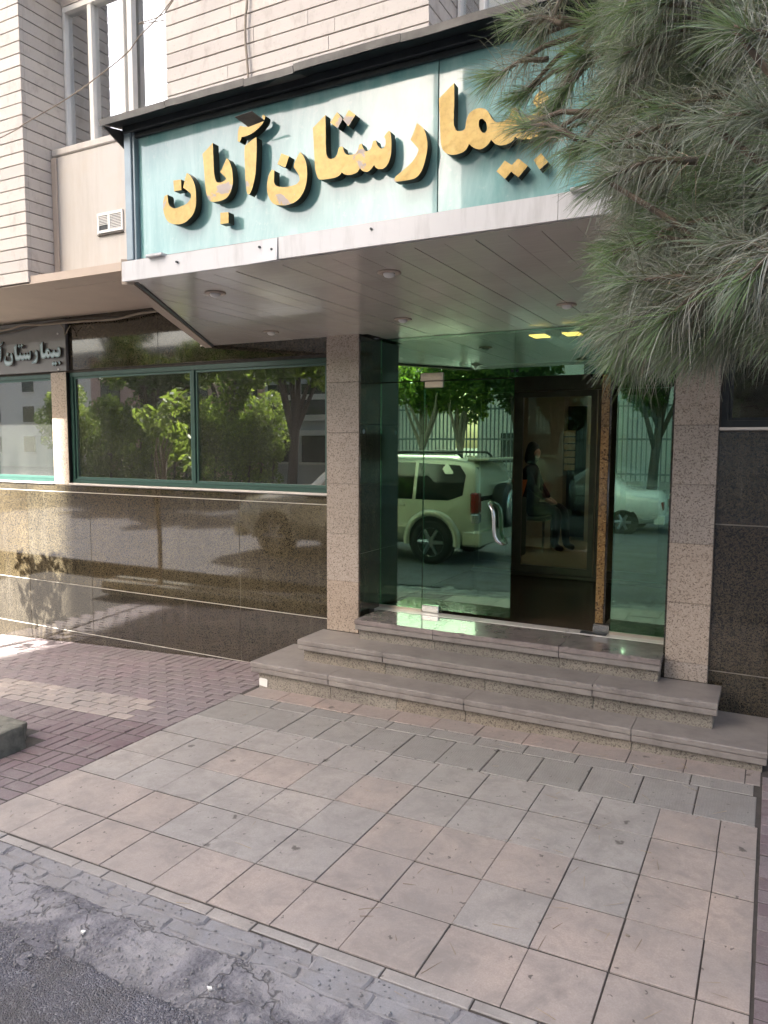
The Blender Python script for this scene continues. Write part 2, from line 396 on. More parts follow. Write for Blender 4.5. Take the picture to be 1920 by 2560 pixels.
# ================================================================== GROUND
def sheet(name, xs, ys, zf, mat, kind='structure', parent=None, label=None):
    V = []; F = []; nx = len(xs)
    for y in ys:
        for x in xs: V.append((x, y, zf(x, y)))
    for j in range(len(ys) - 1):
        for i in range(nx - 1): F.append((j * nx + i, j * nx + i + 1, (j + 1) * nx + i + 1, (j + 1) * nx + i))
    o = mobj(name, V, F, mat, parent, origin=(0, 0, 0) if parent is None else None, smooth=True)
    return tag(o, kind=kind) if kind else o
fr_ = lambda x, y, s, oc=4: mn.fractal(Vector((x * s, y * s, 3.7)), 1.0, 2.0, oc)
def rz(x): return .0228 * (max(-4.5, min(2.5, x)) + 2)
sheet('ground', [-500, 500], [-500, 500], lambda x, y: -.62, 'soil')
sheet('road', [-80, -30, -12, -4.5, -3, -1, 1, 2.5, 12, 40, 80], [-7.0, -3, 0, 1.1, 1.42], lambda x, y: rz(x) - .012, 'asphalt')
o = sheet('road_edge', list(np.arange(-3.2, .62, .014)), list(np.linspace(.9, 1, 4)) + list(np.arange(1.014, 1.44, .012)) + [1.452],
          lambda x, y: gz(x) + .004 + .010 * fr_(x, y, 6) + .004 * fr_(x, y, 45, 2), 'asphalt')
me = o.data
for v in me.vertices:                                   # ragged lip of the asphalt over the gutter
    if v.co.y > 1.40:
        f = (v.co.y - 1.40) / .052
        v.co.y += f * (.035 * mn.noise(Vector((v.co.x * 3, 0, 0))) + .022 * mn.noise(Vector((v.co.x * 17, 5, 0)))) + f * .01
        if f > .95: v.co.z -= .022
o = sheet('gutter', list(np.arange(-4.2, 1.6, .016)), list(np.arange(1.36, 1.84, .016)),
          lambda x, y: gz(x) - .006 + max(.12, min(1, (1.70 - y) / .06)) * (.015 * fr_(x, y, 5) + .010 * fr_(x, y, 20, 4) + .006 * fr_(x, y, 60, 2)), 'gutter_concrete')
gut = o
pav = sheet('pavement', list(np.arange(-9, 6.1, .3)), [1.812, 1.9, 2.5, 3.2, 3.9, 4.4], lambda x, y: (gz(max(x, -6.4)) if x < 1.5 else gz(1.5)) - .0042, 'mortar_dark')
far_pav = sheet('far_pavement', [-80, 80], [-40, -7.0], lambda x, y: .02, 'concrete_block')
box('far_kerb', -80, 80, -7.12, -6.98, -.4, .03, 'concrete_block'); tag(bpy.data.objects['far_kerb'], kind='structure')
WP[pav] = Vector((0, 0, 0)); WP[gut] = Vector((0, 0, 0))

# ---- paving pieces: chamfered slabs that share mesh data per size
PIECE = {}
def piece_mesh(name, lx, ly, h, mat, b):
    key = (name, round(lx, 3), round(ly, 3), mat)
    if key not in PIECE:
        x, y = lx / 2, ly / 2
        V = [(-x, -y, -h), (x, -y, -h), (x, y, -h), (-x, y, -h), (-x, -y, -b), (x, -y, -b), (x, y, -b), (-x, y, -b),
             (-x + b, -y + b, 0), (x - b, -y + b, 0), (x - b, y - b, 0), (-x + b, y - b, 0)]
        F = [(0, 1, 5, 4), (1, 2, 6, 5), (2, 3, 7, 6), (3, 0, 4, 7), (4, 5, 9, 8), (5, 6, 10, 9), (6, 7, 11, 10), (7, 4, 8, 11), (8, 9, 10, 11)]
        me = bpy.data.meshes.new(name); me.from_pydata(V, [], F); me.materials.append(MT[mat]); me.update()
        PIECE[key] = me
    return PIECE[key]
def piece(name, x0, x1, y0, y1, mat, parent, gap=.003, h=.02, b=.0022, lift=0, jit=.0018, tilt=.005):
    lx, ly = x1 - x0 - gap, y1 - y0 - gap
    cx, cy = (x0 + x1) / 2, (y0 + y1) / 2
    o = bpy.data.objects.new(name, piece_mesh(name, lx, ly, h, mat, b))
    _link(o, parent, (cx, cy, gz(cx) + lift + random.uniform(-jit, jit)))
    sl = .0228 if cx > -3 else .052
    o.rotation_euler = (random.uniform(-tilt, tilt), -math.atan(sl) + random.uniform(-tilt, tilt), random.uniform(-.002, .002))
    return o
TX = [-3.015, -2.748, -2.48, -2.213, -1.945, -1.678, -1.41, -1.142, -.872, -.61, -.366, -.126, .012]
TY = [1.862, 2.14, 2.425, 2.712, 3.0, 3.272]
for i in range(len(TX) - 1):
    for j in range(len(TY) - 1):
        wide = lambda: random.choice((.0008, .0012, .0018, .0022, .0036))
        mt_ = 'tile_peach' if (j == 0 or i >= 10 or (j == 1 and random.random() < .45) or random.random() < .18) else 'tile_beige'
        piece('floor_tile', TX[i] + wide() * .8, TX[i + 1] - wide() * .8, TY[j] + wide() + .0018, TY[j + 1] - wide() - .0018, mt_, pav, gap=.001, b=.0012)
x = -3.015 + .372
xs = [-3.015] + [x + .2405 * k for k in range(12)] + [.014]
for i in range(len(xs) - 1):
    if xs[i + 1] - xs[i] > .04: piece('grey_paving_slab', xs[i], xs[i + 1], 3.274, 3.572, 'tile_grey', pav, gap=.006, jit=.002, tilt=.005)
xs = [-3.015] + [-2.677 + .2665 * k for k in range(11)] + [.014]
for i in range(len(xs) - 1):
    if xs[i + 1] - xs[i] > .04: piece('grey_paving_slab', xs[i], xs[i + 1], 3.575, 3.692, 'tile_grey', pav, gap=.005, tilt=.004)
xs = [-2.985] + [-2.719 + .2667 * k for k in range(11)] + [.014]
for i in range(len(xs) - 1):
    if xs[i + 1] - xs[i] > .04: piece('pink_paving_slab', xs[i], xs[i + 1], 3.694, 3.87, 'tile_pink', pav, gap=.004, tilt=.003)
x = -4.2
while x < .02:                                          # narrow border course in front of the tiles
    l = random.uniform(.14, .29); piece('border_tile', x, min(x + l, .014), 1.812 + random.uniform(-.006, .006), 1.859, 'tile_beige', pav, gap=.005, lift=.0005, tilt=.006); x += l
# ---- purple block paving left of the tiles
BW = .0835
def vis(x, y): return x > -3.25 - 1.28 * max(0, y - 2.0) + .04
cnt = 0; OFF = MB()
def brick(x0, x1, y0, y1):
    global cnt
    x0 = max(x0, -9); x1 = min(x1, -3.018)
    if x1 - x0 < .03: return
    cx, cy = (x0 + x1) / 2, (y0 + y1) / 2
    if not vis(x1, y0 if y0 > 2 else 2):                # out of the picture to the left: joined
        if x0 > -6.4 and not (2.25 < cy < 2.64): OFF.box(x0 + .004, x1 - .004, y0 + .004, y1 - .004, gz(cx) - .03, gz(cx) + random.uniform(-.002, .002))
        return
    mat = 'brick_purple' if cy > 3.06 else 'brick_dark'
    if 3.06 < cy < 3.40 and cx < -3.3 - random.uniform(0, .12): mat = 'brick_pale'
    if -4.45 < cx < -3.5 and 2.25 < cy < 2.64: return
    piece('paving_brick', x0, x1, y0, y1, mat, pav, gap=.0085, h=.02, b=.0035, jit=.0022, tilt=.014); cnt += 1
y = 1.72; row = 0
while y < 4.33:
    if y < 3.05:                                        # basket weave
        bx = -3.018; col = 0
        while bx > -6.2:
            if (row + col) % 2 == 0:
                for k in range(2): brick(bx - 2 * BW, bx, y + k * BW, y + (k + 1) * BW)
            else:
                for k in range(2): brick(bx - (k + 1) * BW, bx - k * BW, y, y + 2 * BW)
            bx -= 2 * BW; col += 1
        y += 2 * BW
    elif y < 4.10:                                       # running bond
        bx = -3.018 + (BW if row % 2 else 0)
        while bx > -6.4: brick(bx - 2 * BW, bx, y, y + BW); bx -= 2 * BW
        y += BW
    else:                                               # soldier course along the wall
        bx = -3.018
        while bx > -6.4: brick(bx - BW, bx, y, y + 2 * BW); bx -= BW
        y += 2 * BW
    row += 1
# ---- dark pavers right of the tiles
y = 1.72
while y < 3.8:
    for k in range(1): piece('paving_brick', .018 + k * 2 * BW, .018 + (k + 1) * 2 * BW, y, y + BW, 'brick_dark' if k or random.random() < .6 else 'brick_purple', pav, gap=.005, jit=.003, tilt=.014)
    y += BW
rb = MB()                                               # the same pavers carry on to the right, out of the picture
for i in range(12):
    for j in range(25):
        x0, y0 = .018 + (i + 1) * 2 * BW, 1.72 + j * BW
        if y0 < 3.85: rb.box(x0 + .003, x0 + 2 * BW - .003, y0 + .003, y0 + BW - .003, gz(min(x0, 1.4)) - .03, gz(min(x0 + BW, 1.5)) + random.uniform(-.001, .001))
o = rb.out('paving_bricks', 'brick_dark', pav, origin=(1, 2.8, 0)); o['kind'] = 'stuff'
o = OFF.out('paving_bricks', 'brick_purple', pav, origin=(-5, 3, 0)); o['kind'] = 'stuff'
# ---- cracked concrete blocks of the gutter, irregular quads
def quad_block(x0, x1, y0, y1, mat):
    j = lambda a: random.uniform(-a, a)
    P = [(x0 + .002 + j(.008), y0 + j(.006)), ((x0 + x1) / 2 + j(.03), y0 + j(.012)), (x1 - .004 + j(.012), y0 + j(.009)), (x1 - .004 + j(.015), (y0 + y1) / 2 + j(.01)), (x1 - .004 + j(.012), y1 - .004 + j(.006)), ((x0 + x1) / 2 + j(.03), y1 - .004 + j(.008)), (x0 + .004 + j(.012), y1 - .004 + j(.006)), (x0 + .006 + j(.015), (y0 + y1) / 2 + j(.01))]
    c = Vector(((x0 + x1) / 2, (y0 + y1) / 2)); dz = random.uniform(-.0025, .002); tl = random.uniform(-.02, .02)
    V = []
    for lev, ins in ((-.04, 0), (-.006, 0), (0, .007)):
        for p in P:
            d = (c - Vector(p)).normalized() * ins
            V.append((p[0] + d.x, p[1] + d.y, gz(p[0]) + .001 + dz + lev + tl * (p[1] - c.y)))
    F = [tuple(16 + k for k in range(8))]
    for a in (0, 8):
        for k in range(8): F.append((a + k, a + (k + 1) % 8, a + 8 + (k + 1) % 8, a + 8 + k))
    mobj('concrete_block', V, F, mat, gut, origin=(c.x, c.y, gz(c.x)))
for (ya, yb, la, lb) in ((1.752, 1.808, .14, .34), (1.692, 1.75, .12, .36)):
    x = -4.0 + random.uniform(0, .2)
    while x < .3:
        l = random.uniform(la, lb); quad_block(x, x + l, ya, yb, 'concrete_block'); x += l

# ---- kerb stones of the planter at the left edge
pl = empty('planter_kerb', (-4.2, 2.45, gz(-4.2)), 'rough mossy kerb stones of the planter at the left edge', 'planter')
def rough_block(name, x0, x1, y0, y1, z0, z1, parent, amp=.014, mat='stone_rough', seed=0):
    bm = bmesh.new(); vs = [bm.verts.new(p) for p in boxv(x0, x1, y0, y1, z0, z1)]
    for f in BOXF: bm.faces.new([vs[i] for i in f])
    bmesh.ops.bevel(bm, geom=list(bm.edges), offset=.022, segments=2, profile=.6, affect='EDGES')
    bmesh.ops.subdivide_edges(bm, edges=list(bm.edges), cuts=3, use_grid_fill=True)
    for v in bm.verts:
        p = v.co * 9 + Vector((seed, 0, 0)); v.co += Vector((mn.noise(p), mn.noise(p + Vector((9, 0, 0))), mn.noise(p + Vector((0, 9, 0))))) * amp
    bm.verts.index_update(); V = [tuple(q.co) for q in bm.verts]; F = [[q.index for q in f.verts] for f in bm.faces]; bm.free()
    return mobj(name, V, F, mat, parent, smooth=True)
rough_block('kerb_stone', -3.64, -3.53, 2.27, 2.52, gz(-3.4) - .05, gz(-3.4) + .115, pl, seed=1)
rough_block('kerb_stone', -3.96, -3.655, 2.28, 2.42, gz(-3.6) - .05, gz(-3.6) + .125, pl, seed=4)
rough_block('kerb_stone', -4.4, -3.97, 2.31, 2.43, gz(-4.1) - .05, gz(-4.1) + .12, pl, seed=7)
rough_block('kerb_stone', -7.0, -4.41, 2.31, 2.43, gz(-4.9) - .05, gz(-4.9) + .12, pl, seed=9)
rough_block('kerb_stone', -4.4, -3.64, 2.52, 2.62, gz(-3.9) - .05, gz(-3.9) + .11, pl, seed=12)
rough_block('kerb_stone', -7.0, -4.41, 2.52, 2.62, gz(-4.9) - .05, gz(-4.9) + .11, pl, seed=15)
box('soil', -7.0, -3.66, 2.43, 2.52, gz(-4.9) - .05, gz(-3.9) + .05, 'soil', pl)

# ================================================================== ENTRANCE STEPS
st = empty('entrance_steps', (-1.5, 3.83, 0), 'three worn granite entrance steps below the glass doors', 'steps')
def nosing(x0, x1, y0, y1, z, mat):
    n = max(6, int((x1 - x0) / .022)); V = []; F = []      # worn, chipped front arris
    for k in range(n + 1):
        x = x0 + .0015 + (x1 - x0 - .003) * k / n
        c = .0035 + .003 * abs(mn.noise(Vector((x * 9, y0 * 7, z)))) + (random.uniform(.004, .011) if random.random() < .10 else 0)
        e = .0015 * mn.noise(Vector((x * 30, 3, z)))
        V += [(x, y1, z), (x, y0 + c * 1.3, z), (x, y0 + e, z - c), (x, y0 + e, z - .0285), (x, y0 + .004, z - .031), (x, y1, z - .031)]
    for k in range(n):
        for i in range(6): F.append((6 * k + i, 6 * k + (i + 1) % 6, 6 * k + 6 + (i + 1) % 6, 6 * k + 6 + i))
    F += [(5, 4, 3, 2, 1, 0), tuple(6 * n + i for i in range(6))]
    mobj('tread', V, F, mat, st)
    box('tread_band', x0 + .0015, x1 - .0015, y0 + .004, y0 + .06, z - .068, z - .0335, 'tread_stone', st, .004)
def risers(xs, y, z1, mat='granite_riser', zb=None):
    for a, b in zip(xs[:-1], xs[1:]): box('riser', a + .001, b - .001, y, y + .03, (zb if zb is not None else gz(a) - .06), z1 - .066, mat, st, .002)
X1 = [-3.03, -2.42, -1.505, -.586, .037]
for a, b in zip(X1[:-1], X1[1:]): nosing(a, b, 3.83, 4.338, .155, 'tread_stone')
risers([-2.985, -2.42, -1.95, -1.505, -1.05, -.586, .018], 3.862, .155)
box('riser', -2.987, -2.96, 3.893, 4.33, -.12, .088, 'granite_riser', st, .002); box('riser', -.008, .018, 3.893, 4.33, -.06, .088, 'granite_riser', st, .002)
X2 = [-2.757, -2.115, -.82, -.195]
for a, b in zip(X2[:-1], X2[1:]): nosing(a, b, 3.985, 4.306, .305, 'tread_stone')
risers([-2.735, -2.115, -1.45, -.82, -.217], 4.03, .305, zb=.152)
box('riser', -2.735, -2.705, 4.061, 4.30, .152, .238, 'granite_riser', st, .002); box('riser', -.247, -.217, 4.061, 4.30, .152, .238, 'granite_riser', st, .002)
X3 = [-2.425, -1.855, -1.055, -.497]
for a, b in zip(X3[:-1], X3[1:]): nosing(a, b, 4.17, 4.515, .44, 'tread_polished')
risers([-2.41, -1.855, -1.055, -.51], 4.205, .44, zb=.302)
box('riser', -2.41, -2.385, 4.236, 4.31, .302, .373, 'granite_riser', st, .002); box('riser', -.535, -.51, 4.236, 4.31, .302, .373, 'granite_riser', st, .002)
for a, b in ((-2.466, -1.7), (-1.7, -1.1), (-1.1, -.494)): box('threshold_slab', a + .001, b - .001, 4.516, 4.615, .40, .443, 'white_marble', st, .003)
box('landing_core', -2.46, -.5, 4.325, 4.51, .31, .405, 'mortar_dark', st)
mobj('white_sticker', [(-2.978, 3.8605, -.005), (-2.915, 3.8605, -.012), (-2.912, 3.8605, .040), (-2.92, 3.8605, .045), (-2.970, 3.8605, .047), (-2.981, 3.8605, .038)], [(0, 1, 2, 3, 4, 5)], 'paper_white', st)
# ================================================================== HOSPITAL BUILDING
hb = empty('hospital_building', (-2.6, 4.36, 0), 'hospital building with dark polished granite ground floor and travertine upper storey', 'building')
GW = 4.34
def panel(x0, x1, z0, z1, mat, y=GW, gx=.0015, gzp=.0036, d=.018):
    return box('granite_panel', x0 + gx, x1 - gx, y, y + d, z0 + gzp, z1 - gzp, mat, hb, .0015)
XJ = [-7.55, -6.73, -5.93, -5.12, -4.31, -3.52, -2.728]
for a, b in zip(XJ[:-1], XJ[1:]):
    for z0, z1, m in ((-.42, -.045, 'granite_low'), (-.045, .373, 'granite_low'), (.373, 1.182, 'granite_dark'), (1.182, 1.243, 'granite_dark')): panel(a, b, z0, z1, m)
for a, b in ((-.269, .55), (.55, 1.35), (1.35, 2.2)):
    for z0, z1 in ((-.2, .373), (.373, 1.182), (1.182, 1.685)): panel(a, b, z0, z1, 'granite_black')
box('wall_core', -9, -2.47, 4.3445, 4.60, -.6, 1.243, 'mortar_pale', hb)
box('wall_core', -.49, 3, 4.3445, 4.60, -.6, 1.685, 'mortar_mid', hb)
box('wall_core', -9, -2.47, 4.36, 4.60, 2.20, 2.70, 'mortar_dark', hb)
box('wall_core', -.49, 3, 4.36, 4.60, 2.31, 2.70, 'mortar_dark', hb)
box('wall_core', -5.548, -5.352, 4.36, 4.6, 1.244, 2.199, 'mortar_dark', hb)
box('wall_core', -9, -7.3, 4.36, 4.6, 1.244, 2.199, 'mortar_pale', hb)
box('wall_core', -.49, -.262, 4.36, 4.6, 1.686, 2.309, 'mortar_dark', hb)
for a, b in ((-5.306, -4.30), (-4.30, -3.40), (-3.40, -2.728)): panel(a, b, 2.215, 2.665, 'granite_black', gx=.001)
box('pilaster', -5.55, -5.352, 4.335, 4.36, 1.245, 2.205, 'granite_beige', hb, .002)
# ---- windows of the ground floor
def gwindow(x0, x1, z0, z1, mulls, ins=True, fm='green_frame', glass='window_glass'):
    m = MB(); t = .034
    m.box(x0, x1, 4.362, 4.42, z0, z0 + t); m.box(x0, x1, 4.362, 4.42, z1 - t, z1)
    m.box(x0, x0 + t, 4.364, 4.418, z0 + t, z1 - t); m.box(x1 - t, x1, 4.364, 4.418, z0 + t, z1 - t)
    wn = m.out('window', fm, hb)
    edges = [x0 + t] + list(mulls) + [x1 - t]
    for q in mulls: box('mullion', q - .018, q + .018, 4.366, 4.416, z0 + t, z1 - t, fm, wn, .002)
    for a, b in zip(edges[:-1], edges[1:]):
        a2, b2 = a + (.018 if a in mulls else 0) + .001, b - (.018 if b in mulls else 0) - .001
        s = MB(); w_ = .016; za, zb = z0 + t + .001, z1 - t - .001
        s.box(a2, b2, 4.378, 4.404, za, za + w_); s.box(a2, b2, 4.378, 4.404, zb - w_, zb); s.box(a2, a2 + w_, 4.380, 4.402, za + w_, zb - w_); s.box(b2 - w_, b2, 4.380, 4.402, za + w_, zb - w_)
        s.out('sash', 'green_frame_light' if fm == 'green_frame' else fm, wn)
        box('pane', a2 + w_ - .004, b2 - w_ + .004, 4.389, 4.394, za + w_ - .004, zb - w_ + .004, glass, wn)
    return wn
wn = gwindow(-5.348, -2.732, 1.262, 2.198, [-3.98])
box('sill', -5.35, -2.73, 4.322, 4.42, 1.2455, 1.261, 'white_marble', hb, .003)
box('reveal_board', -5.352, -5.349, 4.33, 4.362, 1.262, 2.2, 'black_plastic', hb)
wl = gwindow(-7.3, -5.552, 1.262, 2.198, [-6.4])
box('sill', -7.3, -5.552, 4.322, 4.42, 1.2455, 1.261, 'white_marble', hb, .003)
for k in range(16):
    x = -7.22 + k * .106
    mobj('blind_slat', [(x, 4.47, 1.28), (x + .098, 4.485, 1.28), (x + .098, 4.487, 1.28), (x, 4.472, 1.28), (x, 4.47, 2.18), (x + .098, 4.485, 2.18), (x + .098, 4.487, 2.18), (x, 4.472, 2.18)], BOXF, 'blind_cream', wl)
wr = gwindow(-.262, 1.5, 1.703, 2.305, [.6], fm='dark_metal')
box('sill', -.268, 1.5, 4.322, 4.42, 1.686, 1.702, 'white_marble', hb, .003)
# rooms behind the glass
rm = MB()
rm.box(-7.4, -2.48, 7.6, 7.65, -.2, 2.7); rm.box(-7.45, -7.4, 4.6, 7.65, -.2, 2.7); rm.box(-2.475, -2.47, 4.615, 7.6, .44, 2.33); rm.box(-7.4, -2.48, 4.6, 7.6, -.25, -.2); rm.box(-7.4, -2.48, 4.6, 7.6, 2.7, 2.75)
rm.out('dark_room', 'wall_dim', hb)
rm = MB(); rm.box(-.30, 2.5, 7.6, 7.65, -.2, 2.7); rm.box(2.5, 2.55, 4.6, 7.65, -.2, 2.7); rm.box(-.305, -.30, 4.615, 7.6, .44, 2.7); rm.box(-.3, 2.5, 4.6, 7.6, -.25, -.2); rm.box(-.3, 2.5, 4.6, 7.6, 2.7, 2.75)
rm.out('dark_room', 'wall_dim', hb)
# ---- the two columns, block by block
def column(x0, x1, zs):
    c = box('column', x0 + .006, x1 - .006, 4.318, 4.59, .30, 2.335, 'mortar_dark', hb)
    for a, b in zip(zs[:-1], zs[1:]): box('column_block', x0, x1, 4.31, 4.345, a + .0008, b - .0008, 'granite_beige', c, .0018)
    return c
cl = column(-2.728, -2.474, [.306, .66, .99, 1.333, 1.68, 2.02, 2.334])
cr = column(-.492, -.270, [.306, .406, .74, 1.07, 1.394, 1.714, 2.03, 2.334])
for za, zb in ((.306, .86), (.86, 1.333), (1.333, 1.74), (1.74, 2.334)):
    box('jamb_panel', -2.4738, -2.4635, 4.316, 4.62, za + .001, zb - .001, 'granite_black', cl, .001)
    box('jamb_panel', -.5025, -.4922, 4.316, 4.62, za + .001, zb - .001, 'granite_black', cr, .001)
V, F = disc_stack(0, 4.36, [(.016, -2.4634), (.016, -2.4622)], 14, 'X', 1.69); mobj('round_sticker', V, F, 'grey_blue_metal', cl)
# ---- upper storey
uz = 2.66
sof = MB(); sof.box(-9, -.2, 3.345, 4.362, uz - .001, uz + .05); sof.out('overhang_soffit', 'plaster_soffit', hb)
box('painted_panel', -4.448, -1.0, 3.55, 3.62, uz + .002, 3.535, 'painted_wall', hb, .006)
box('painted_cap', -4.446, -1.0, 3.54, 3.70, 3.536, 3.585, 'painted_wall', hb, .008)
box('painted_edge', -4.449, -4.40, 3.535, 3.549, uz + .004, 3.53, 'plaster_soffit', hb, .004)
box('drip_edge', -4.447, -2.6, 3.528, 3.549, uz - .006, uz + .012, 'plaster_soffit', hb, .003)
CZ = 2.745; CP = .0765
def courses(x0, x1, y0, y1, z0, z1, cuts, name='pier', side=None):
    c = box(name, x0 + .012 if True else x0, x1 - .012, y0 + .012, y1, z0, z1, 'groove_dark', hb)
    k0 = int(math.floor((z0 - CZ) / CP)); k = k0
    while CZ + k * CP < z1:
        a, b = max(z0, CZ + k * CP), min(z1, CZ + (k + 1) * CP)
        if b - a > .02:
            cs = [x0] + [q + (random.uniform(-.12, .12)) for q in cuts] + [x1]
            for p, q in zip(cs[:-1], cs[1:]): box('stone_course', p + .0006, q - .0006, y0 + random.uniform(0, .0018), y0 + .03, a + .0028, b - .0028, 'travertine', c, .0014)
            if side:
                xs = x1 - .0305
                box('stone_course', xs + .002, x1 - .0005 - random.uniform(0, .0015), y0 + .0305, side, a + .0028, b - .0028, 'travertine', c, .0014)
        k += 1
    return c
courses(-6.4, -4.45, 3.33, 3.75, uz + .004, 4.78, [-5.2], side=3.70)
courses(-3.19, -1.535, 3.33, 3.75, 2.98, 4.36, [-2.66, -2.1], side=3.70)
box('upper_wall_core', -9, 3, 3.78, 3.9, 2.70, 3.56, 'mortar_pale', hb)
def uwindow(x0, x1, z0, z1, bars):
    wv = MB(); t = .035
    wv.box(x0, x1, 3.665, 3.72, z0, z0 + t); wv.box(x0, x1, 3.665, 3.72, z1 - t, z1); wv.box(x0, x0 + .018, 3.667, 3.718, z0 + t, z1 - t); wv.box(x1 - .018, x1, 3.667, 3.718, z0 + t, z1 - t)
    wd = wv.out('upper_window', 'white_paint', hb)
    for q, ww, yy in bars: box('mullion', q - ww / 2, q + ww / 2, yy, yy + .045, z0 + t, z1 - t, 'white_paint', wd, .003)
    box('pane', x0 + .015, x1 - .015, 3.700, 3.705, z0 + t - .004, z1 - t + .004, 'upper_glass', wd)
    return wd
u1 = uwindow(-4.446, -3.2, 3.588, 4.56, [(-4.19, .038, 3.668), (-3.87, .028, 3.652), (-3.80, .042, 3.645)])
u2 = uwindow(-1.53, -.1, 3.588, 4.56, [(-1.40, .03, 3.668), (-.9, .04, 3.668)])
def curtain(x0, x1, z0, z1, par, y=3.80):
    V = []; F = []; n = 60
    for k in range(n + 1):
        x = x0 + (x1 - x0) * k / n; yy = y + .02 * math.sin(k * 1.05) + .008 * math.sin(k * 2.7)
        V += [(x, yy, z0), (x, yy, z1), (x, yy + .004, z0), (x, yy + .004, z1)]
    for k in range(n): F += [(4 * k, 4 * k + 4, 4 * k + 5, 4 * k + 1), (4 * k + 2, 4 * k + 3, 4 * k + 7, 4 * k + 6)]
    mobj('curtain', V, F, 'curtain', par, smooth=True)
curtain(-4.44, -3.85, 3.6, 4.55, u1); curtain(-1.5, -1.0, 3.6, 4.55, u2)
rm = MB(); rm.box(-6, 2, 5.9, 5.95, 2.75, 5.2); rm.box(-6, 2, 3.9, 5.9, 2.70, 2.748); rm.box(-6, 2, 3.78, 5.9, 4.90, 4.95); rm.box(-6.05, -6, 3.9, 5.95, 2.7, 4.95); rm.box(2, 2.05, 3.9, 5.95, 2.7, 4.95); rm.box(-3.19, -1.54, 3.76, 3.8, 3.57, 4.9); rm.box(-9, -4.45, 3.76, 3.8, 3.57, 4.9)
rm.out('upper_room', 'wall_dim', hb)
box('upper_wall', -9, 4, 3.36, 3.9, 4.96, 13, 'travertine', hb); box('upper_wall', -4.45, -3.19, 3.66, 3.77, 4.562, 4.955, 'travertine', hb); box('upper_wall', -1.535, 4, 3.66, 3.77, 4.562, 4.955, 'travertine', hb); box('upper_wall', 1.9, 4, 3.36, 3.75, 2.7, 4.95, 'travertine', hb)
box('roof', -9, 4, 3.9, 12, 12.9, 13, 'mortar_pale', hb)
box('side_wall', -9.1, -9, 3.4, 12, -.6, 13, 'travertine', hb); box('side_wall', 4, 4.1, 3.4, 24, -.6, 13, 'travertine', hb)

# ---- vestibule and lobby behind the doors
vb = MB(); vb.box(-2.47, -.31, 4.616, 6.42, .38, .438); vb.out('vestibule_floor', 'floor_brown', hb)
vb = MB(); vb.box(-2.46, -.31, 4.63, 6.35, 2.32, 2.34); vb.out('vestibule_ceiling', 'wall_dim', hb)
lb = MB(); lb.box(-9, 1.5, 6.42, 22.5, .36, .436); lb.out('lobby_floor', 'floor_cream', hb)
lb = MB(); lb.box(-9, 1.5, 6.5, 22.5, 2.42, 2.46); lb.out('lobby_ceiling', 'ceiling_white', hb)
lb = MB(); lb.box(-9, 1.5, 22.5, 22.6, .4, 2.42); lb.box(-9.1, -9, 7.66, 22.6, .4, 2.42); lb.box(1.5, 1.6, 7.66, 22.6, .4, 2.42); lb.box(-9, -2.6, 7.66, 7.7, .4, 2.42); lb.box(-.3, 1.5, 7.66, 7.7, .4, 2.42)
lb.box(-3.2, -2.35, 9.25, 9.5, .437, 2.419); lb.box(-2.02, -1.6, 9.05, 9.4, .437, 2.419)
lb.out('lobby_wall', 'wall_cream', hb)
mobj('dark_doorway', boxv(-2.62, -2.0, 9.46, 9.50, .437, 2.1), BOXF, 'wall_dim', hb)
for k, (x, y) in enumerate([(-4.55, 13.4), (-6.6, 19.2), (-2.2, 11.4), (-1.2, 8.2)]):  # last two lamps are added to light the lobby
    lp = tag(box('ceiling_lamp', x - .34, x + .34, y - .09, y + .09, 2.395, 2.418, 'white_paint', None),
             ['lit strip lamp on lobby ceiling, nearer of the two seen through the glass door', 'farther lit strip lamp seen small above the other through the glass door', 'added strip lamp lighting the lobby above the seated person', 'added strip lamp lighting the lobby just behind the sliding door'][k], 'lamp', 'lobby ceiling lamps')
    box('tube', x - .32, x + .32, y - .07, y + .07, 2.386, 2.3945, 'lamp_tube', lp)
for k in range(6): tag(mobj('notice_paper', boxv(-2.34 + .001 * k, -2.2, 9.24, 9.247, 1.72 - k * .085, 1.79 - k * .085), BOXF, 'poster_paper'), ['topmost', 'second', 'third', 'fourth', 'fifth', 'lowest'][k] + ' paper in the column of lobby notices', 'notice', 'notices in the lobby')
tag(mobj('wall_poster', boxv(-2.0, -1.88, 9.038, 9.046, 1.62, 1.87), BOXF, 'poster_paper'), 'pale yellow poster on the lobby pillar', 'poster')

# ================================================================== GLASS SCREEN, DOORS
gs = empty('glass_screen', (-1.48, 4.6, .44), 'fixed green glass panes and transom around the entrance doors', 'glazing')
box('pane', -2.461, -2.131, 4.596, 4.604, .462, 2.028, 'door_glass', gs)
box('pane', -.848, -.504, 4.596, 4.604, .462, 2.028, 'door_glass', gs)
box('transom_pane', -2.461, -1.4925, 4.596, 4.604, 2.036, 2.328, 'door_glass', gs)
box('transom_pane', -1.4895, -.504, 4.596, 4.604, 2.036, 2.328, 'door_glass', gs)
box('floor_channel', -2.462, -2.128, 4.590, 4.610, .4435, .461, 'patch_metal', gs); box('floor_channel', -.852, -.503, 4.590, 4.610, .4435, .461, 'patch_metal', gs)
for x in (-1.507, -1.475):
    V, F = disc_stack(x, 4.6, [(.009, 4.588), (.009, 4.596)], 10, 'Y', 2.075); mobj('glass_bolt', V, F, 'dark_metal', gs)
dl = empty('entrance_door', (-2.12, 4.6, .44), 'green tinted glass entrance door leaf with curved steel pull handle', 'door')
box('pane', -2.124, -1.492, 4.596, 4.604, .468, 2.026, 'door_glass', dl)
mobj('top_patch_fitting', *cham(boxv(-2.150, -1.985, 4.582, 4.618, 2.03, 2.085), .004), 'patch_metal', dl)
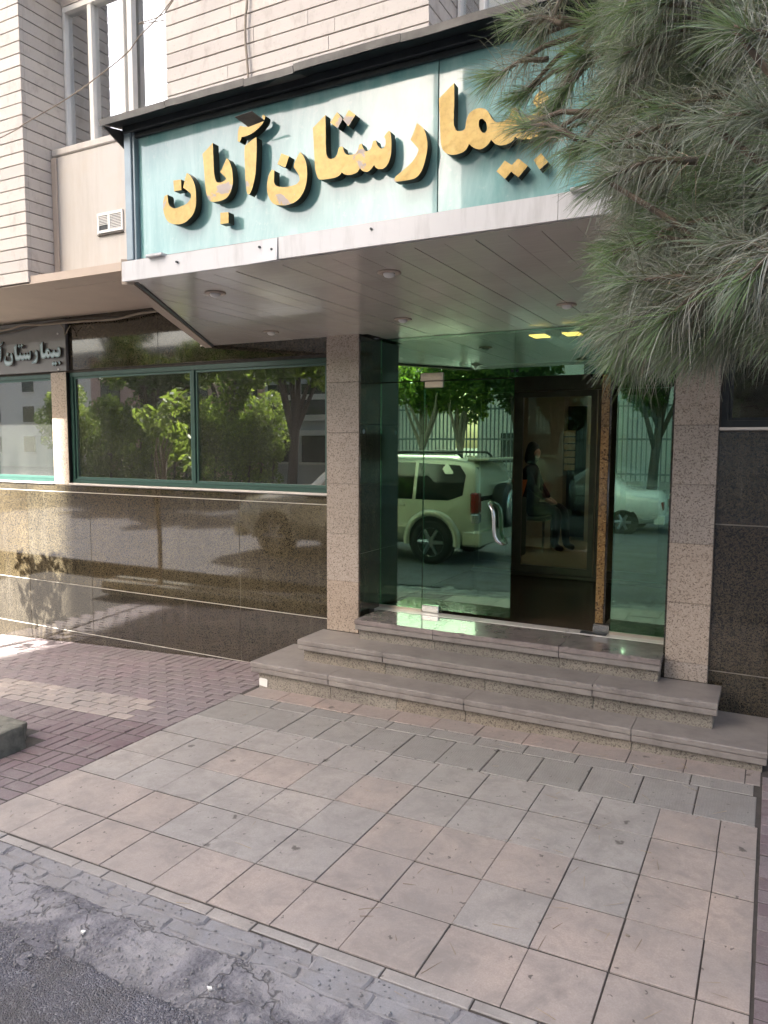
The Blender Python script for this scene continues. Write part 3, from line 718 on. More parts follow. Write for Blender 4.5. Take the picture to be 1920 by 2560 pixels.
box('top_patch_fitting', -2.118, -1.985, 4.584, 4.616, 1.985, 2.029, 'patch_metal', dl, .004)
box('bottom_patch_fitting', -2.122, -1.997, 4.582, 4.618, .446, .494, 'chrome', dl, .004)
hp = [(-1.632, 4.594, 1.222), (-1.628, 4.55, 1.218), (-1.612, 4.535, 1.205), (-1.596, 4.53, 1.175), (-1.589, 4.53, 1.13), (-1.587, 4.53, 1.06), (-1.581, 4.53, 1.015), (-1.566, 4.532, .985), (-1.546, 4.54, .968), (-1.536, 4.555, .963), (-1.534, 4.594, .962)]
V, F = tube(hp, .0135, 12); mobj('pull_handle', V, F, 'chrome', dl, smooth=True)
dr = empty('leaf_standin', (-.90, 4.63, .44), 'slim brown granite post standing in for the opened glass leaf and its reflection', 'post')  # stands in for an opened glass leaf; the granite is its painted reflection
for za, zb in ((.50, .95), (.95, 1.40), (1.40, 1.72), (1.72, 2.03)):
    box('leaf_standin_block', -.945, -.896, 4.61, 4.85, za + .001, zb - .001, 'reflected_granite', dr, .0015)
box('leaf_standin_shoe', -.952, -.853, 4.585, 4.63, .446, .497, 'chrome', dr, .004)
box('leaf_standin_side', -.8955, -.885, 4.615, 4.85, .50, 2.03, 'granite_black', dr)
mt = tag(box('door_mat_plate', -1.02, -.86, 4.535, 4.588, .4435, .449, 'dark_metal', None, .002), 'small dark floor plate at the foot of the stand-in post', 'plate')
# ---- inner sliding door
sd = empty('sliding_door', (-1.6, 6.4, .44), 'brown aluminium framed automatic sliding door inside the entrance', 'door')
box('header', -2.44, -.32, 6.34, 6.44, 2.075, 2.318, 'brown_aluminium', sd, .004)
box('bottom_rail', -2.44, -.32, 6.36, 6.42, .439, .47, 'brown_aluminium', sd, .003)
def leaf(x0, x1, y):
    m = MB(); t = .045
    m.box(x0, x0 + t, y, y + .03, .475, 2.07); m.box(x1 - t, x1, y, y + .03, .475, 2.07); m.box(x0 + t, x1 - t, y + .001, y + .029, .475, .54); m.box(x0 + t, x1 - t, y + .001, y + .029, 2.02, 2.07)
    fr = m.out('leaf_frame', 'brown_aluminium', sd)
    box('leaf_pane', x0 + t - .003, x1 - t + .003, y + .012, y + .018, .537, 2.023, 'clear_glass', fr)
leaf(-2.43, -2.02, 6.385); leaf(-2.02, -1.34, 6.35); leaf(-1.335, -.78, 6.385); leaf(-.775, -.33, 6.35)
bm = bmesh.new(); bmesh.ops.create_uvsphere(bm, u_segments=16, v_segments=8, radius=.055)
for v in bm.verts: v.co = Vector((v.co.x * 1.25 - 1.335, v.co.y * .7 + 6.335, v.co.z * .9 + 2.20))
bm.verts.index_update(); mobj('motion_sensor', [tuple(v.co) for v in bm.verts], [[v.index for v in f.verts] for f in bm.faces], 'black_plastic', sd, smooth=True); bm.free()
for k, (x, y) in enumerate([(-1.37, 4.72), (-1.16, 4.72)]):
    lp = tag(box('vestibule_lamp', x - .055, x + .055, y - .075, y + .075, 2.303, 2.3195, 'brown_aluminium', None), 'warm lit square lamp in the vestibule ceiling, %s one' % ('left' if k == 0 else 'right'), 'lamp', 'vestibule lamps')
    box('diffuser', x - .05, x + .05, y - .07, y + .07, 2.298, 2.3025, 'lamp_warm', lp)

# ================================================================== CANOPY
cn = empty('entrance_canopy', (-1.56, 3.4, 2.33), 'boarded canopy with white metal fascia over the entrance', 'canopy')
SZ = 2.33; FY = 2.46
lx = lambda y: -2.63 + (y - FY) * (-3.806 + 2.63) / (4.37 - FY)
rx = lambda y: -.49 - (y - FY) * (-3.806 + 2.63) / (4.37 - FY)
xb = -3.86
while xb < .75:
    a, b = xb + .0012, xb + .1186
    def fy(x):
        y = 2.53
        if x < lx(2.53): y = FY + (x + 2.63) * (4.37 - FY) / (-3.806 + 2.63) + .02
        if x > rx(2.53): y = FY + (x + .49) * (4.37 - FY) / (.686 + .49) + .02
        return y
    ya, yb = max(2.53, fy(a)), max(2.53, fy(b)); yk = 4.335 if (xb < -2.47 or xb > -.55) else 4.594
    if b < -2.47 or a > -.492: yk = 4.308 if (-2.74 < xb < -2.4 or -.56 < xb < -.2) else 4.335
    ya = min(ya, yk - .01); yb = min(yb, yk - .01)
    if max(ya, yb) < yk and not (min(ya, yb) > 4.3):
        z = SZ + random.uniform(0, .0016)
        V = [(a, ya, z), (b, yb, z), (b, yk, z), (a, yk, z), (a, ya, z + .012), (b, yb, z + .012), (b, yk, z + .012), (a, yk, z + .012)]
        mobj('soffit_board', V, BOXF, 'soffit_panel', cn)
    xb += .12
cap = MB()
P = [(-2.61, FY + .05), (-.51, FY + .05), (.68, 4.33), (-3.80, 4.33)]
cap.add([(x, y, SZ + .014) for x, y in P] + [(x, y, 2.655) for x, y in P], BOXF); cap.out('canopy_core', 'dark_metal', cn)
box('canopy_core', -2.46, -.50, 4.33, 4.594, SZ + .014, 2.6, 'dark_metal', cn)
# fascia in two lengths with a buckled joint
def sheetbar(x0, x1, y, z0, z1, name, mat, par, th=.012, n=24, buck=None):
    V = []; F = []
    for k in range(n + 1):
        x = x0 + (x1 - x0) * k / n
        d = .0025 * mn.noise(Vector((x * 4, z0, 0)))
        if buck: d -= buck * max(0, 1 - abs(x - (x1 if buck > 0 else x0)) / .16)
        V += [(x, y + d, z0), (x, y + d * .4, z1), (x, y + th, z1), (x, y + th, z0)]
    for k in range(n):
        q = 4 * k
        for i in range(4): F.append((q + i, q + 4 + i, q + 4 + (i + 1) % 4, q + (i + 1) % 4))
    F += [(0, 1, 2, 3), (4 * n + 3, 4 * n + 2, 4 * n + 1, 4 * n)]
    return mobj(name, V, F, mat, par)
sheetbar(-2.632, -1.772, 2.447, SZ - .004, 2.412, 'fascia', 'white_metal', cn, buck=.012)
sheetbar(-1.770, -.66, 2.444, SZ, 2.414, 'fascia', 'white_metal', cn); sheetbar(-.6585, -.490, 2.444, SZ, 2.414, 'fascia', 'white_metal', cn)
box('fascia_return', -2.632, -.492, 2.460, 2.528, SZ - .003, SZ + .010, 'soffit_panel', cn)
def bar2(p, q, wd, z0, z1, name, mat, par):
    d = (Vector(q) - Vector(p)).normalized(); n = Vector((-d.y, d.x)) * wd / 2
    c = [Vector(p) - n, Vector(q) - n, Vector(q) + n, Vector(p) + n]
    return mobj(name, [(v.x, v.y, z0) for v in c] + [(v.x, v.y, z1) for v in c], BOXF, mat, par)
bar2((-2.628, 2.475), (-3.80, 4.36), .055, SZ - .012, 2.43, 'side_trim', 'plaster_soffit', cn)
bar2((-2.59, 2.49), (-3.752, 4.35), .018, SZ - .006, SZ + .01, 'side_groove', 'dark_metal', cn)
bar2((-.492, 2.475), (.68, 4.36), .055, SZ - .012, 2.43, 'side_trim', 'plaster_soffit', cn)
for (x, y) in ((-2.427, 2.834), (-1.481, 2.838), (-.541, 2.836), (-1.947, 3.905), (-2.932, 3.964), (-.99, 3.888), (.02, 3.9)):
    V, F = disc_stack(x, y, [(.050, SZ - .001), (.052, SZ - .005), (.040, SZ - .008), (.030, SZ - .006)], 22); dlg = mobj('downlight', V, F, 'plaster_soffit', cn, smooth=True)
    V, F = disc_stack(x, y, [(.026, SZ - .005), (.026, SZ - .012), (.020, SZ - .020), (.008, SZ - .024)], 18); mobj('bulb', V, F, 'white_paint', dlg, smooth=True)

# ================================================================== SIGN BOARD WITH GOLD LETTERS
sg = empty('sign_board', (-1.56, 2.47, 2.41), 'long teal glass sign board with raised gold Persian letters above the entrance', 'sign')
GY = 2.478
box('glass_panel', -2.545, -1.1035, GY, GY + .008, 2.418, 2.955, 'teal_sign_glass', sg)
gp = mobj('glass_panel', boxv(-1.1005, -.53, GY - .002, GY + .006, 2.418, 2.955), BOXF, 'teal_sign_glass', sg); gp.rotation_euler.z = math.radians(-1.2)
box('back_panel', -2.6, -.5, GY + .02, GY + .05, 2.41, 3.0, 'dark_metal', sg)
box('left_post', -2.602, -2.560, 2.447, GY + .02, 2.414, 2.995, 'grey_blue_metal', sg, .003)
box('left_post', -2.559, -2.547, 2.455, GY + .02, 2.414, 2.96, 'grey_blue_metal', sg, .002)
box('right_post', -.528, -.492, 2.447, GY + .02, 2.414, 2.995, 'grey_blue_metal', sg, .003)
box('top_rail', -2.603, -.491, 2.440, GY + .019, 2.956, 3.005, 'dark_metal', sg, .003)
box('top_rail', -2.558, -.529, 2.458, GY - .004, 2.936, 2.955, 'dark_metal', sg, .002)
box('bottom_rail', -2.546, -.529, 2.458, GY - .001, 2.4125, 2.4175, 'grey_sheet', sg)
# sheet-metal roof over the sign: lip, slope, left gusset
def roof_len(x0, x1, dz):
    V = []; F = []; n = 16
    for k in range(n + 1):
        x = x0 + (x1 - x0) * k / n; d = dz + .004 * mn.noise(Vector((x * 5, 2, 0)))
        V += [(x, 2.352, 2.963 + d), (x, 2.348, 2.988 + d), (x, 3.33, 3.16 + d), (x, 3.33, 3.150 + d), (x, 2.358, 2.972 + d)]
    for k in range(n):
        q = 5 * k
        for i in range(5): F.append((q + i, q + 5 + i, q + 5 + (i + 1) % 5, q + (i + 1) % 5))
    F += [(0, 1, 2, 3, 4), tuple(5 * n + i for i in (4, 3, 2, 1, 0))]
    mobj('roof_sheet', V, F, 'grey_sheet', sg)
for a, b, dz in ((-2.64, -2.262, 0), (-2.26, -1.86, .002), (-1.858, -1.63, -.003), (-1.628, -1.19, .002), (-1.188, -.72, 0), (-.718, -.3, .002)): roof_len(a, b, dz)
mobj('roof_gusset', [(-2.636, 2.36, 2.966), (-2.636, 2.52, 2.995), (-2.636, 2.52, 2.892), (-2.630, 2.36, 2.966), (-2.630, 2.52, 2.995), (-2.630, 2.52, 2.892)], [(0, 1, 2), (3, 5, 4), (0, 2, 5, 3), (0, 3, 4, 1), (1, 4, 5, 2)], 'grey_sheet', sg)
mobj('roof_underside', [(-2.62, 2.365, 2.968), (-.31, 2.365, 2.968), (-.31, 2.44, 2.985), (-2.62, 2.44, 2.985), (-2.62, 2.365, 2.972), (-.31, 2.365, 2.972), (-.31, 2.44, 2.989), (-2.62, 2.44, 2.989)], BOXF, 'dark_metal', sg)
for a, b in ((-2.466, -2.372), (-.618, -.543)): box('glass_clip', a, b, 2.425, 2.474, 2.408, 2.421, 'white_metal', sg, .003)
for x, z in ((-2.30, 2.375), (-1.86, 2.385), (-1.80, 2.37), (-1.35, 2.39), (-.56, 2.385)):
    V, F = disc_stack(x, 0, [(.005, 2.4375), (.005, 2.446)], 8, 'Y', z); mobj('rivet', V, F, 'dark_metal', cn)
LETTERS = {
'noon_b':[(-2.221,2.725),(-2.204,2.712),(-2.187,2.688),(-2.177,2.659),(-2.174,2.631),(-2.174,2.608),(-2.177,2.583),(-2.188,2.559),(-2.205,2.543),(-2.234,2.528),(-2.263,2.524),(-2.292,2.527),(-2.321,2.536),(-2.341,2.554),(-2.353,2.578),(-2.358,2.604),(-2.356,2.63),(-2.349,2.65),(-2.333,2.654),(-2.33,2.641),(-2.328,2.621),(-2.319,2.605),(-2.3,2.594),(-2.278,2.592),(-2.255,2.596),(-2.228,2.601),(-2.207,2.615),(-2.201,2.626),(-2.203,2.638),(-2.215,2.649),(-2.231,2.661),(-2.244,2.669),(-2.238,2.685),(-2.23,2.707)],
'dot_a':[(-2.297,2.706),(-2.254,2.704),(-2.253,2.661),(-2.294,2.662)],
'ba':[(-2.135,2.786),(-2.08,2.82),(-2.077,2.728),(-2.075,2.698),(-2.069,2.674),(-2.06,2.662),(-2.042,2.659),(-2.023,2.663),(-2.012,2.669),(-2.02,2.678),(-2.03,2.687),(-2.044,2.7),(-2.032,2.714),(-2.02,2.732),(-2.009,2.748),(-1.998,2.737),(-1.985,2.708),(-1.98,2.676),(-1.98,2.647),(-1.988,2.621),(-2.005,2.599),(-2.029,2.589),(-2.062,2.587),(-2.092,2.591),(-2.11,2.608),(-2.119,2.632),(-2.125,2.681),(-2.13,2.746)],
'dot_b':[(-2.046,2.54),(-2.004,2.537),(-2.004,2.494),(-2.047,2.495)],
'madda':[(-1.824,2.88),(-1.816,2.873),(-1.819,2.86),(-1.83,2.847),(-1.852,2.832),(-1.881,2.82),(-1.909,2.816),(-1.932,2.816),(-1.941,2.799),(-1.952,2.803),(-1.951,2.829),(-1.946,2.852),(-1.938,2.86),(-1.916,2.852),(-1.886,2.851),(-1.858,2.852),(-1.833,2.857),(-1.827,2.866),(-1.831,2.875)],
'alef':[(-1.86,2.803),(-1.858,2.773),(-1.861,2.719),(-1.866,2.665),(-1.877,2.625),(-1.888,2.601),(-1.899,2.59),(-1.909,2.599),(-1.915,2.64),(-1.917,2.695),(-1.919,2.751),(-1.917,2.779),(-1.887,2.793)],
'noon_a':[(-1.653,2.71),(-1.639,2.694),(-1.627,2.669),(-1.622,2.642),(-1.622,2.615),(-1.627,2.586),(-1.64,2.559),(-1.661,2.538),(-1.688,2.527),(-1.718,2.524),(-1.745,2.527),(-1.775,2.535),(-1.795,2.554),(-1.808,2.582),(-1.81,2.608),(-1.805,2.638),(-1.795,2.658),(-1.785,2.667),(-1.774,2.662),(-1.775,2.644),(-1.776,2.62),(-1.769,2.606),(-1.75,2.597),(-1.723,2.592),(-1.693,2.592),(-1.669,2.595),(-1.656,2.607),(-1.658,2.623),(-1.67,2.642),(-1.683,2.659),(-1.678,2.677),(-1.665,2.696)],
'dot_c':[(-1.74,2.72),(-1.704,2.703),(-1.722,2.665),(-1.759,2.683)],
'sta':[(-1.595,2.787),(-1.539,2.823),(-1.538,2.764),(-1.537,2.702),(-1.533,2.677),(-1.521,2.663),(-1.502,2.662),(-1.488,2.673),(-1.482,2.693),(-1.472,2.698),(-1.463,2.695),(-1.457,2.676),(-1.445,2.665),(-1.425,2.661),(-1.408,2.663),(-1.397,2.678),(-1.393,2.691),(-1.384,2.693),(-1.375,2.674),(-1.367,2.664),(-1.355,2.663),(-1.343,2.672),(-1.336,2.693),(-1.325,2.694),(-1.318,2.676),(-1.305,2.662),(-1.291,2.661),(-1.285,2.672),(-1.285,2.69),(-1.291,2.699),(-1.284,2.708),(-1.272,2.717),(-1.266,2.712),(-1.262,2.689),(-1.261,2.658),(-1.265,2.625),(-1.277,2.601),(-1.295,2.59),(-1.314,2.592),(-1.326,2.601),(-1.331,2.61),(-1.34,2.6),(-1.357,2.59),(-1.374,2.594),(-1.385,2.601),(-1.39,2.608),(-1.401,2.596),(-1.42,2.591),(-1.442,2.592),(-1.46,2.599),(-1.468,2.606),(-1.479,2.596),(-1.502,2.591),(-1.543,2.592),(-1.566,2.596),(-1.576,2.609),(-1.585,2.638),(-1.589,2.691),(-1.592,2.743)],
'dot_d':[(-1.488,2.823),(-1.464,2.794),(-1.485,2.765),(-1.518,2.792)],
'dot_e':[(-1.437,2.821),(-1.409,2.798),(-1.439,2.764),(-1.463,2.791)],
'ra':[(-1.161,2.722),(-1.138,2.702),(-1.127,2.681),(-1.121,2.655),(-1.12,2.632),(-1.125,2.602),(-1.135,2.57),(-1.148,2.549),(-1.166,2.537),(-1.195,2.535),(-1.243,2.537),(-1.25,2.544),(-1.241,2.556),(-1.216,2.57),(-1.186,2.589),(-1.166,2.607),(-1.156,2.624),(-1.155,2.634),(-1.167,2.649),(-1.186,2.671),(-1.176,2.688)],
'yma':[(-1.078,2.787),(-1.022,2.826),(-1.021,2.764),(-1.022,2.699),(-1.019,2.683),(-1.013,2.671),(-1.002,2.665),(-0.987,2.665),(-0.979,2.672),(-0.977,2.688),(-0.973,2.702),(-0.965,2.716),(-0.953,2.723),(-0.943,2.726),(-0.928,2.726),(-0.911,2.72),(-0.898,2.708),(-0.889,2.691),(-0.88,2.678),(-0.868,2.668),(-0.853,2.667),(-0.837,2.67),(-0.824,2.679),(-0.819,2.7),(-0.805,2.703),(-0.796,2.695),(-0.792,2.678),(-0.782,2.666),(-0.76,2.666),(-0.74,2.671),(-0.724,2.675),(-0.732,2.688),(-0.746,2.707),(-0.741,2.721),(-0.722,2.739),(-0.702,2.724),(-0.692,2.707),(-0.688,2.681),(-0.689,2.657),(-0.694,2.631),(-0.705,2.611),(-0.724,2.599),(-0.748,2.594),(-0.778,2.598),(-0.794,2.604),(-0.802,2.61),(-0.811,2.6),(-0.829,2.592),(-0.852,2.592),(-0.868,2.598),(-0.879,2.608),(-0.886,2.616),(-0.896,2.604),(-0.913,2.594),(-0.93,2.593),(-0.947,2.601),(-0.958,2.61),(-0.964,2.617),(-0.976,2.6),(-0.995,2.592),(-1.02,2.591),(-1.041,2.597),(-1.057,2.609),(-1.065,2.624),(-1.07,2.649),(-1.074,2.718)],
'hole':[(-0.902,2.664),(-0.901,2.654),(-0.904,2.647),(-0.909,2.643),(-0.915,2.644),(-0.922,2.65),(-0.927,2.659),(-0.931,2.669),(-0.931,2.679),(-0.929,2.687),(-0.924,2.69),(-0.918,2.689),(-0.911,2.683),(-0.905,2.674)],
'dot_f':[(-0.837,2.541),(-0.813,2.523),(-0.791,2.54),(-0.758,2.511),(-0.789,2.48),(-0.814,2.502),(-0.835,2.482),(-0.865,2.511)],
'dot_g':[(-0.715,2.544),(-0.691,2.512),(-0.718,2.493),(-0.739,2.526)],
}
LY = 2.428
def smooth_poly(P, it=2):
    P = [Vector(p) for p in P]
    for _ in range(it):
        n = len(P); Q = []
        sharp = []
        for i in range(n):
            a = (P[i] - P[i - 1]); b = (P[(i + 1) % n] - P[i])
            sharp.append(a.length > 1e-6 and b.length > 1e-6 and a.angle(b) > math.radians(48))
        for i in range(n):
            j = (i + 1) % n; p0, p1, p2, p3 = P[i - 1], P[i], P[j], P[(j + 1) % n]
            Q.append(p1)
            t1 = (p2 - p1) * .5 if sharp[i] else (p2 - p0) * .25 * 2 * .5
            t2 = (p2 - p1) * .5 if sharp[j] else (p3 - p1) * .5
            if sharp[i]: t1 = (p2 - p1)
            else: t1 = (p2 - p0) * .5
            if sharp[j]: t2 = (p2 - p1)
            m = p1 * .5 + p2 * .5 + t1 * .125 - t2 * .125
            Q.append(m)
        P = Q
    return P
def letter(name, poly, hole, y0, y1, tf, mats, parent, it=2, band=None):
    loops = [smooth_poly([tf(p) for p in poly], it)]
    if hole: loops.append(smooth_poly([tf(p) for p in hole], 1))
    flat = [v for l in loops for v in l]
    tris = geometry.tessellate_polygon([[Vector((v.x, v.y, 0)) for v in l] for l in loops])
    n = len(flat); V = [(v.x, y0, v.y) for v in flat] + [(v.x, y1, v.y) for v in flat]
    F = []; MI = []
    for t in tris:
        a, b, c = (flat[i] for i in t)
        if (b - a).cross(c - a) < 0: t = (t[0], t[2], t[1])
        F.append(tuple(t)); MI.append(0)
    s = 0
    for l in loops:
        m = len(l)
        for i in range(m): F.append((s + i, s + (i + 1) % m, n + s + (i + 1) % m, n + s + i)); MI.append(1)
        s += m
    o = mobj(name, V, F, None, parent, mats=mats, midx=MI)
    return o, loops
ORDER = [('yma', 'letter'), ('dot_g', 'letter_dot'), ('dot_f', 'letter_dot'), ('ra', 'letter'), ('sta', 'letter'), ('dot_d', 'letter_dot'), ('dot_e', 'letter_dot'), ('noon_a', 'letter'), ('dot_c', 'letter_dot'), ('alef', 'letter'), ('madda', 'letter_mark'), ('ba', 'letter'), ('dot_b', 'letter_dot'), ('noon_b', 'letter'), ('dot_a', 'letter_dot')]
for k, nm in ORDER:
    letter(nm, LETTERS[k], LETTERS['hole'] if k == 'yma' else None, LY, LY + .036, lambda p: Vector(p), ['gold_leaf', 'letter_side'], sg, it=2 if 'dot' not in k else 0)
mobj('torn_letter_skin', [(-1.905, 2.352, 2.858), (-1.822, 2.350, 2.862), (-1.800, 2.402, 2.842), (-1.878, 2.402, 2.834), (-1.905, 2.355, 2.861), (-1.822, 2.353, 2.865), (-1.800, 2.404, 2.845), (-1.878, 2.404, 2.837)], BOXF, 'grey_sheet', sg)

# ---- small wall sign at the left
ws = empty('wall_sign', (-5.9, 4.30, 2.22), 'grey wall sign with pale blue Persian letters above the left window', 'sign')
plain('sign_grey', hexc('706f70'), .35, var=.08, coat=.2)
box('sign_panel', -7.4, -5.312, 4.305, 4.333, 2.212, 2.64, 'sign_grey', ws, .002)
plain('letter_blue', hexc('b4c6ce'), .4, var=.08)
plain('letter_teal', hexc('3f6f73'), .4, var=.08)
sc_ = .66
for k, nm in ORDER:
    tf = lambda p: Vector(((p[0] + .69) * sc_ - 5.345, (p[1] - 2.60) * sc_ * .92 + 2.325))
    o, loops = letter(nm, LETTERS[k], LETTERS['hole'] if k == 'yma' else None, 4.278, 4.296, tf, ['letter_blue', 'cable_dark'], ws, it=1)
    l = loops[0]; n = len(l); V = []; F = []
    sgn = 1 if sum(l[i].x * l[(i + 1) % n].y - l[(i + 1) % n].x * l[i].y for i in range(n)) > 0 else -1
    for i in range(n):
        d = (l[(i + 1) % n] - l[i - 1]); d = d.normalized() if d.length > 1e-6 else Vector((1, 0)); nn = Vector((-d.y, d.x)) * sgn
        a, b = l[i] + nn * .0035, l[i] + nn * .0075
        V += [(a.x, 4.2765, a.y), (b.x, 4.2765, b.y)]
    for i in range(n): j = (i + 1) % n; F.append((2 * i, 2 * j, 2 * j + 1, 2 * i + 1))
    mobj('letter_outline', V, F, 'letter_teal', o)
for x, z in ((-5.40, 2.52), (-5.405, 2.224)):
    V, F = disc_stack(x, 0, [(.008, 4.298), (.008, 4.304)], 10, 'Y', z); mobj('sign_screw', V, F, 'white_paint', ws)

# ---- vent grille on the painted panel
vg = empty('vent_grille', (-3.905, 3.55, 2.975), 'small white double vent grille with one broken side on the painted panel', 'vent')
m = MB(); m.box(-4.022, -3.79, 3.538, 3.549, 2.978, 2.996); m.box(-4.022, -3.79, 3.538, 3.549, 3.088, 3.106); m.box(-4.022, -4.008, 3.539, 3.5485, 2.996, 3.088); m.box(-3.804, -3.79, 3.539, 3.5485, 2.996, 3.088); m.box(-3.925, -3.905, 3.539, 3.5485, 2.996, 3.088)
m.out('vent_frame', 'white_paint', vg); box('vent_back', -4.01, -3.80, 3.5455, 3.5495, 2.99, 3.09, 'black_plastic', vg)
for (a, b, k0) in ((-4.007, -3.926, 3), (-3.904, -3.805, 0)):
    for k in range(k0, 9): z = 3.0 + k * .0098; box('vent_slat', a, b, 3.540, 3.5452, z, z + .0042, 'white_paint', vg)
box('drip_strip', -4.02, -3.79, 3.535, 3.5495, 2.962, 2.968, 'cable_dark', vg)

# ---- cables and pipe
def cable(name, pts, r, mat, label):
    P = []
    for i in range(len(pts) - 1):
        p0, p1, p2, p3 = (Vector(pts[max(0, i - 1)]), Vector(pts[i]), Vector(pts[i + 1]), Vector(pts[min(len(pts) - 1, i + 2)]))
        for t in np.linspace(0, 1, 7)[:-1]:
            P.append(.5 * ((2 * p1) + (p2 - p0) * t + (2 * p0 - 5 * p1 + 4 * p2 - p3) * t * t + (3 * p1 - p0 - 3 * p2 + p3) * t ** 3))
    P.append(Vector(pts[-1]))
    V, F = tube(P, r, 6); return tag(mobj(name, V, F, mat, smooth=True), label, 'cable')
cable('hanging_wire', [(-6.2, 3.25, 3.40), (-4.498, 3.2, 3.553), (-4.26, 3.2, 3.594), (-3.853, 3.2, 3.666), (-3.544, 3.2, 3.747), (-3.348, 3.2, 3.812), (-3.253, 3.2, 3.875), (-3.01, 3.2, 4.002), (-2.6, 3.25, 4.4)], .0035, 'cable_beige', 'thin pale wire slung across the upper window')
cable('branch_wire', [(-3.282, 3.6, 4.18), (-3.26, 3.2, 3.94), (-3.1, 3.2, 3.942), (-3.011, 3.2, 3.991), (-2.7, 3.25, 4.33)], .003, 'cable_beige', 'second short wire crossing the bright window pane')
cable('wall_cable', [(-7.4, 4.29, 2.56), (-6.152, 4.285, 2.588), (-5.825, 4.285, 2.618), (-5.616, 4.285, 2.606), (-5.121, 4.29, 2.600), (-4.705, 4.29, 2.590), (-4.442, 4.285, 2.611), (-4.231, 4.285, 2.615), (-3.9, 4.29, 2.62)], .009, 'cable_beige', 'sagging beige cable along the top of the granite wall')
cable('wall_cable', [(-7.4, 4.29, 2.53), (-6.15, 4.288, 2.565), (-5.8, 4.288, 2.585), (-5.5, 4.292, 2.615), (-5.1, 4.292, 2.622), (-4.6, 4.288, 2.60), (-4.3, 4.29, 2.632), (-3.9, 4.29, 2.64)], .007, 'cable_dark', 'darker cable twisted round the beige one on the granite wall')
cable('loose_cable', [(-5.35, 4.285, 2.60), (-5.30, 4.285, 2.55), (-5.285, 4.28, 2.50), (-5.27, 4.29, 2.53), (-5.22, 4.285, 2.575)], .004, 'cable_beige', 'short loose cable end hanging beside the grey wall sign')
cable('wall_conduit', [(-2.56, 3.315, 4.35), (-2.588, 3.312, 3.947), (-2.600, 3.312, 3.86), (-2.602, 3.312, 3.749), (-2.593, 3.312, 3.645), (-2.58, 3.312, 3.45), (-2.58, 3.312, 3.16)], .0065, 'cable_beige', 'thin vertical conduit on the travertine pier above the sign')
# ================================================================== PINE
def ribbons(name, base, dirs, length, width, droop, tone, mat, parent, segs=3):
    """many needles at once: base (n,3), dirs (n,3), drooping under gravity, one flat tapering ribbon each"""
    n = len(base); P = [base]; d = dirs / np.linalg.norm(dirs, axis=1, keepdims=True)
    for s in range(segs):
        P.append(P[-1] + d * (length / segs)[:, None])
        d = d + np.stack([np.zeros(n), np.zeros(n), -droop / segs * (1 + s * .5)], 1); d /= np.linalg.norm(d, axis=1, keepdims=True)
    side = np.cross(dirs, rng.normal(size=(n, 3))); side /= np.linalg.norm(side, axis=1, keepdims=True)
    V = []; 
    for s in range(segs + 1):
        ww = (width * (1 - .75 * (s / segs) ** 2))[:, None] * .5
        V.append(P[s] - side * ww); V.append(P[s] + side * ww)
    A = np.stack(V, 1); m = 2 * (segs + 1)
    verts = A.reshape(-1, 3)
    q = np.array([[2 * s, 2 * s + 1, 2 * s + 3, 2 * s + 2] for s in range(segs)])
    faces = (np.arange(n)[:, None, None] * m + q[None]).reshape(-1, 4)
    o = fast_mesh(name, verts, faces, mat, parent)
    a = o.data.attributes.new('tone', 'FLOAT', 'POINT'); a.data.foreach_set('value', np.repeat(tone, m).astype(np.float32))
    return o
def fast_mesh(name, verts, faces, mat, parent, origin=None):
    origin = np.array(origin if origin is not None else (WP[parent] if parent is not None else (0, 0, 0)), float)
    me = bpy.data.meshes.new(name); k = faces.shape[1]
    me.vertices.add(len(verts)); me.vertices.foreach_set('co', (verts - origin).astype(np.float32).ravel())
    me.loops.add(faces.size); me.loops.foreach_set('vertex_index', faces.astype(np.int32).ravel())
    me.polygons.add(len(faces)); me.polygons.foreach_set('loop_start', np.arange(0, faces.size, k, dtype=np.int32)); me.polygons.foreach_set('loop_total', np.full(len(faces), k, np.int32))
    me.materials.append(MT[mat]); me.update(); me.validate()
    return _link(bpy.data.objects.new(name, me), parent, origin)
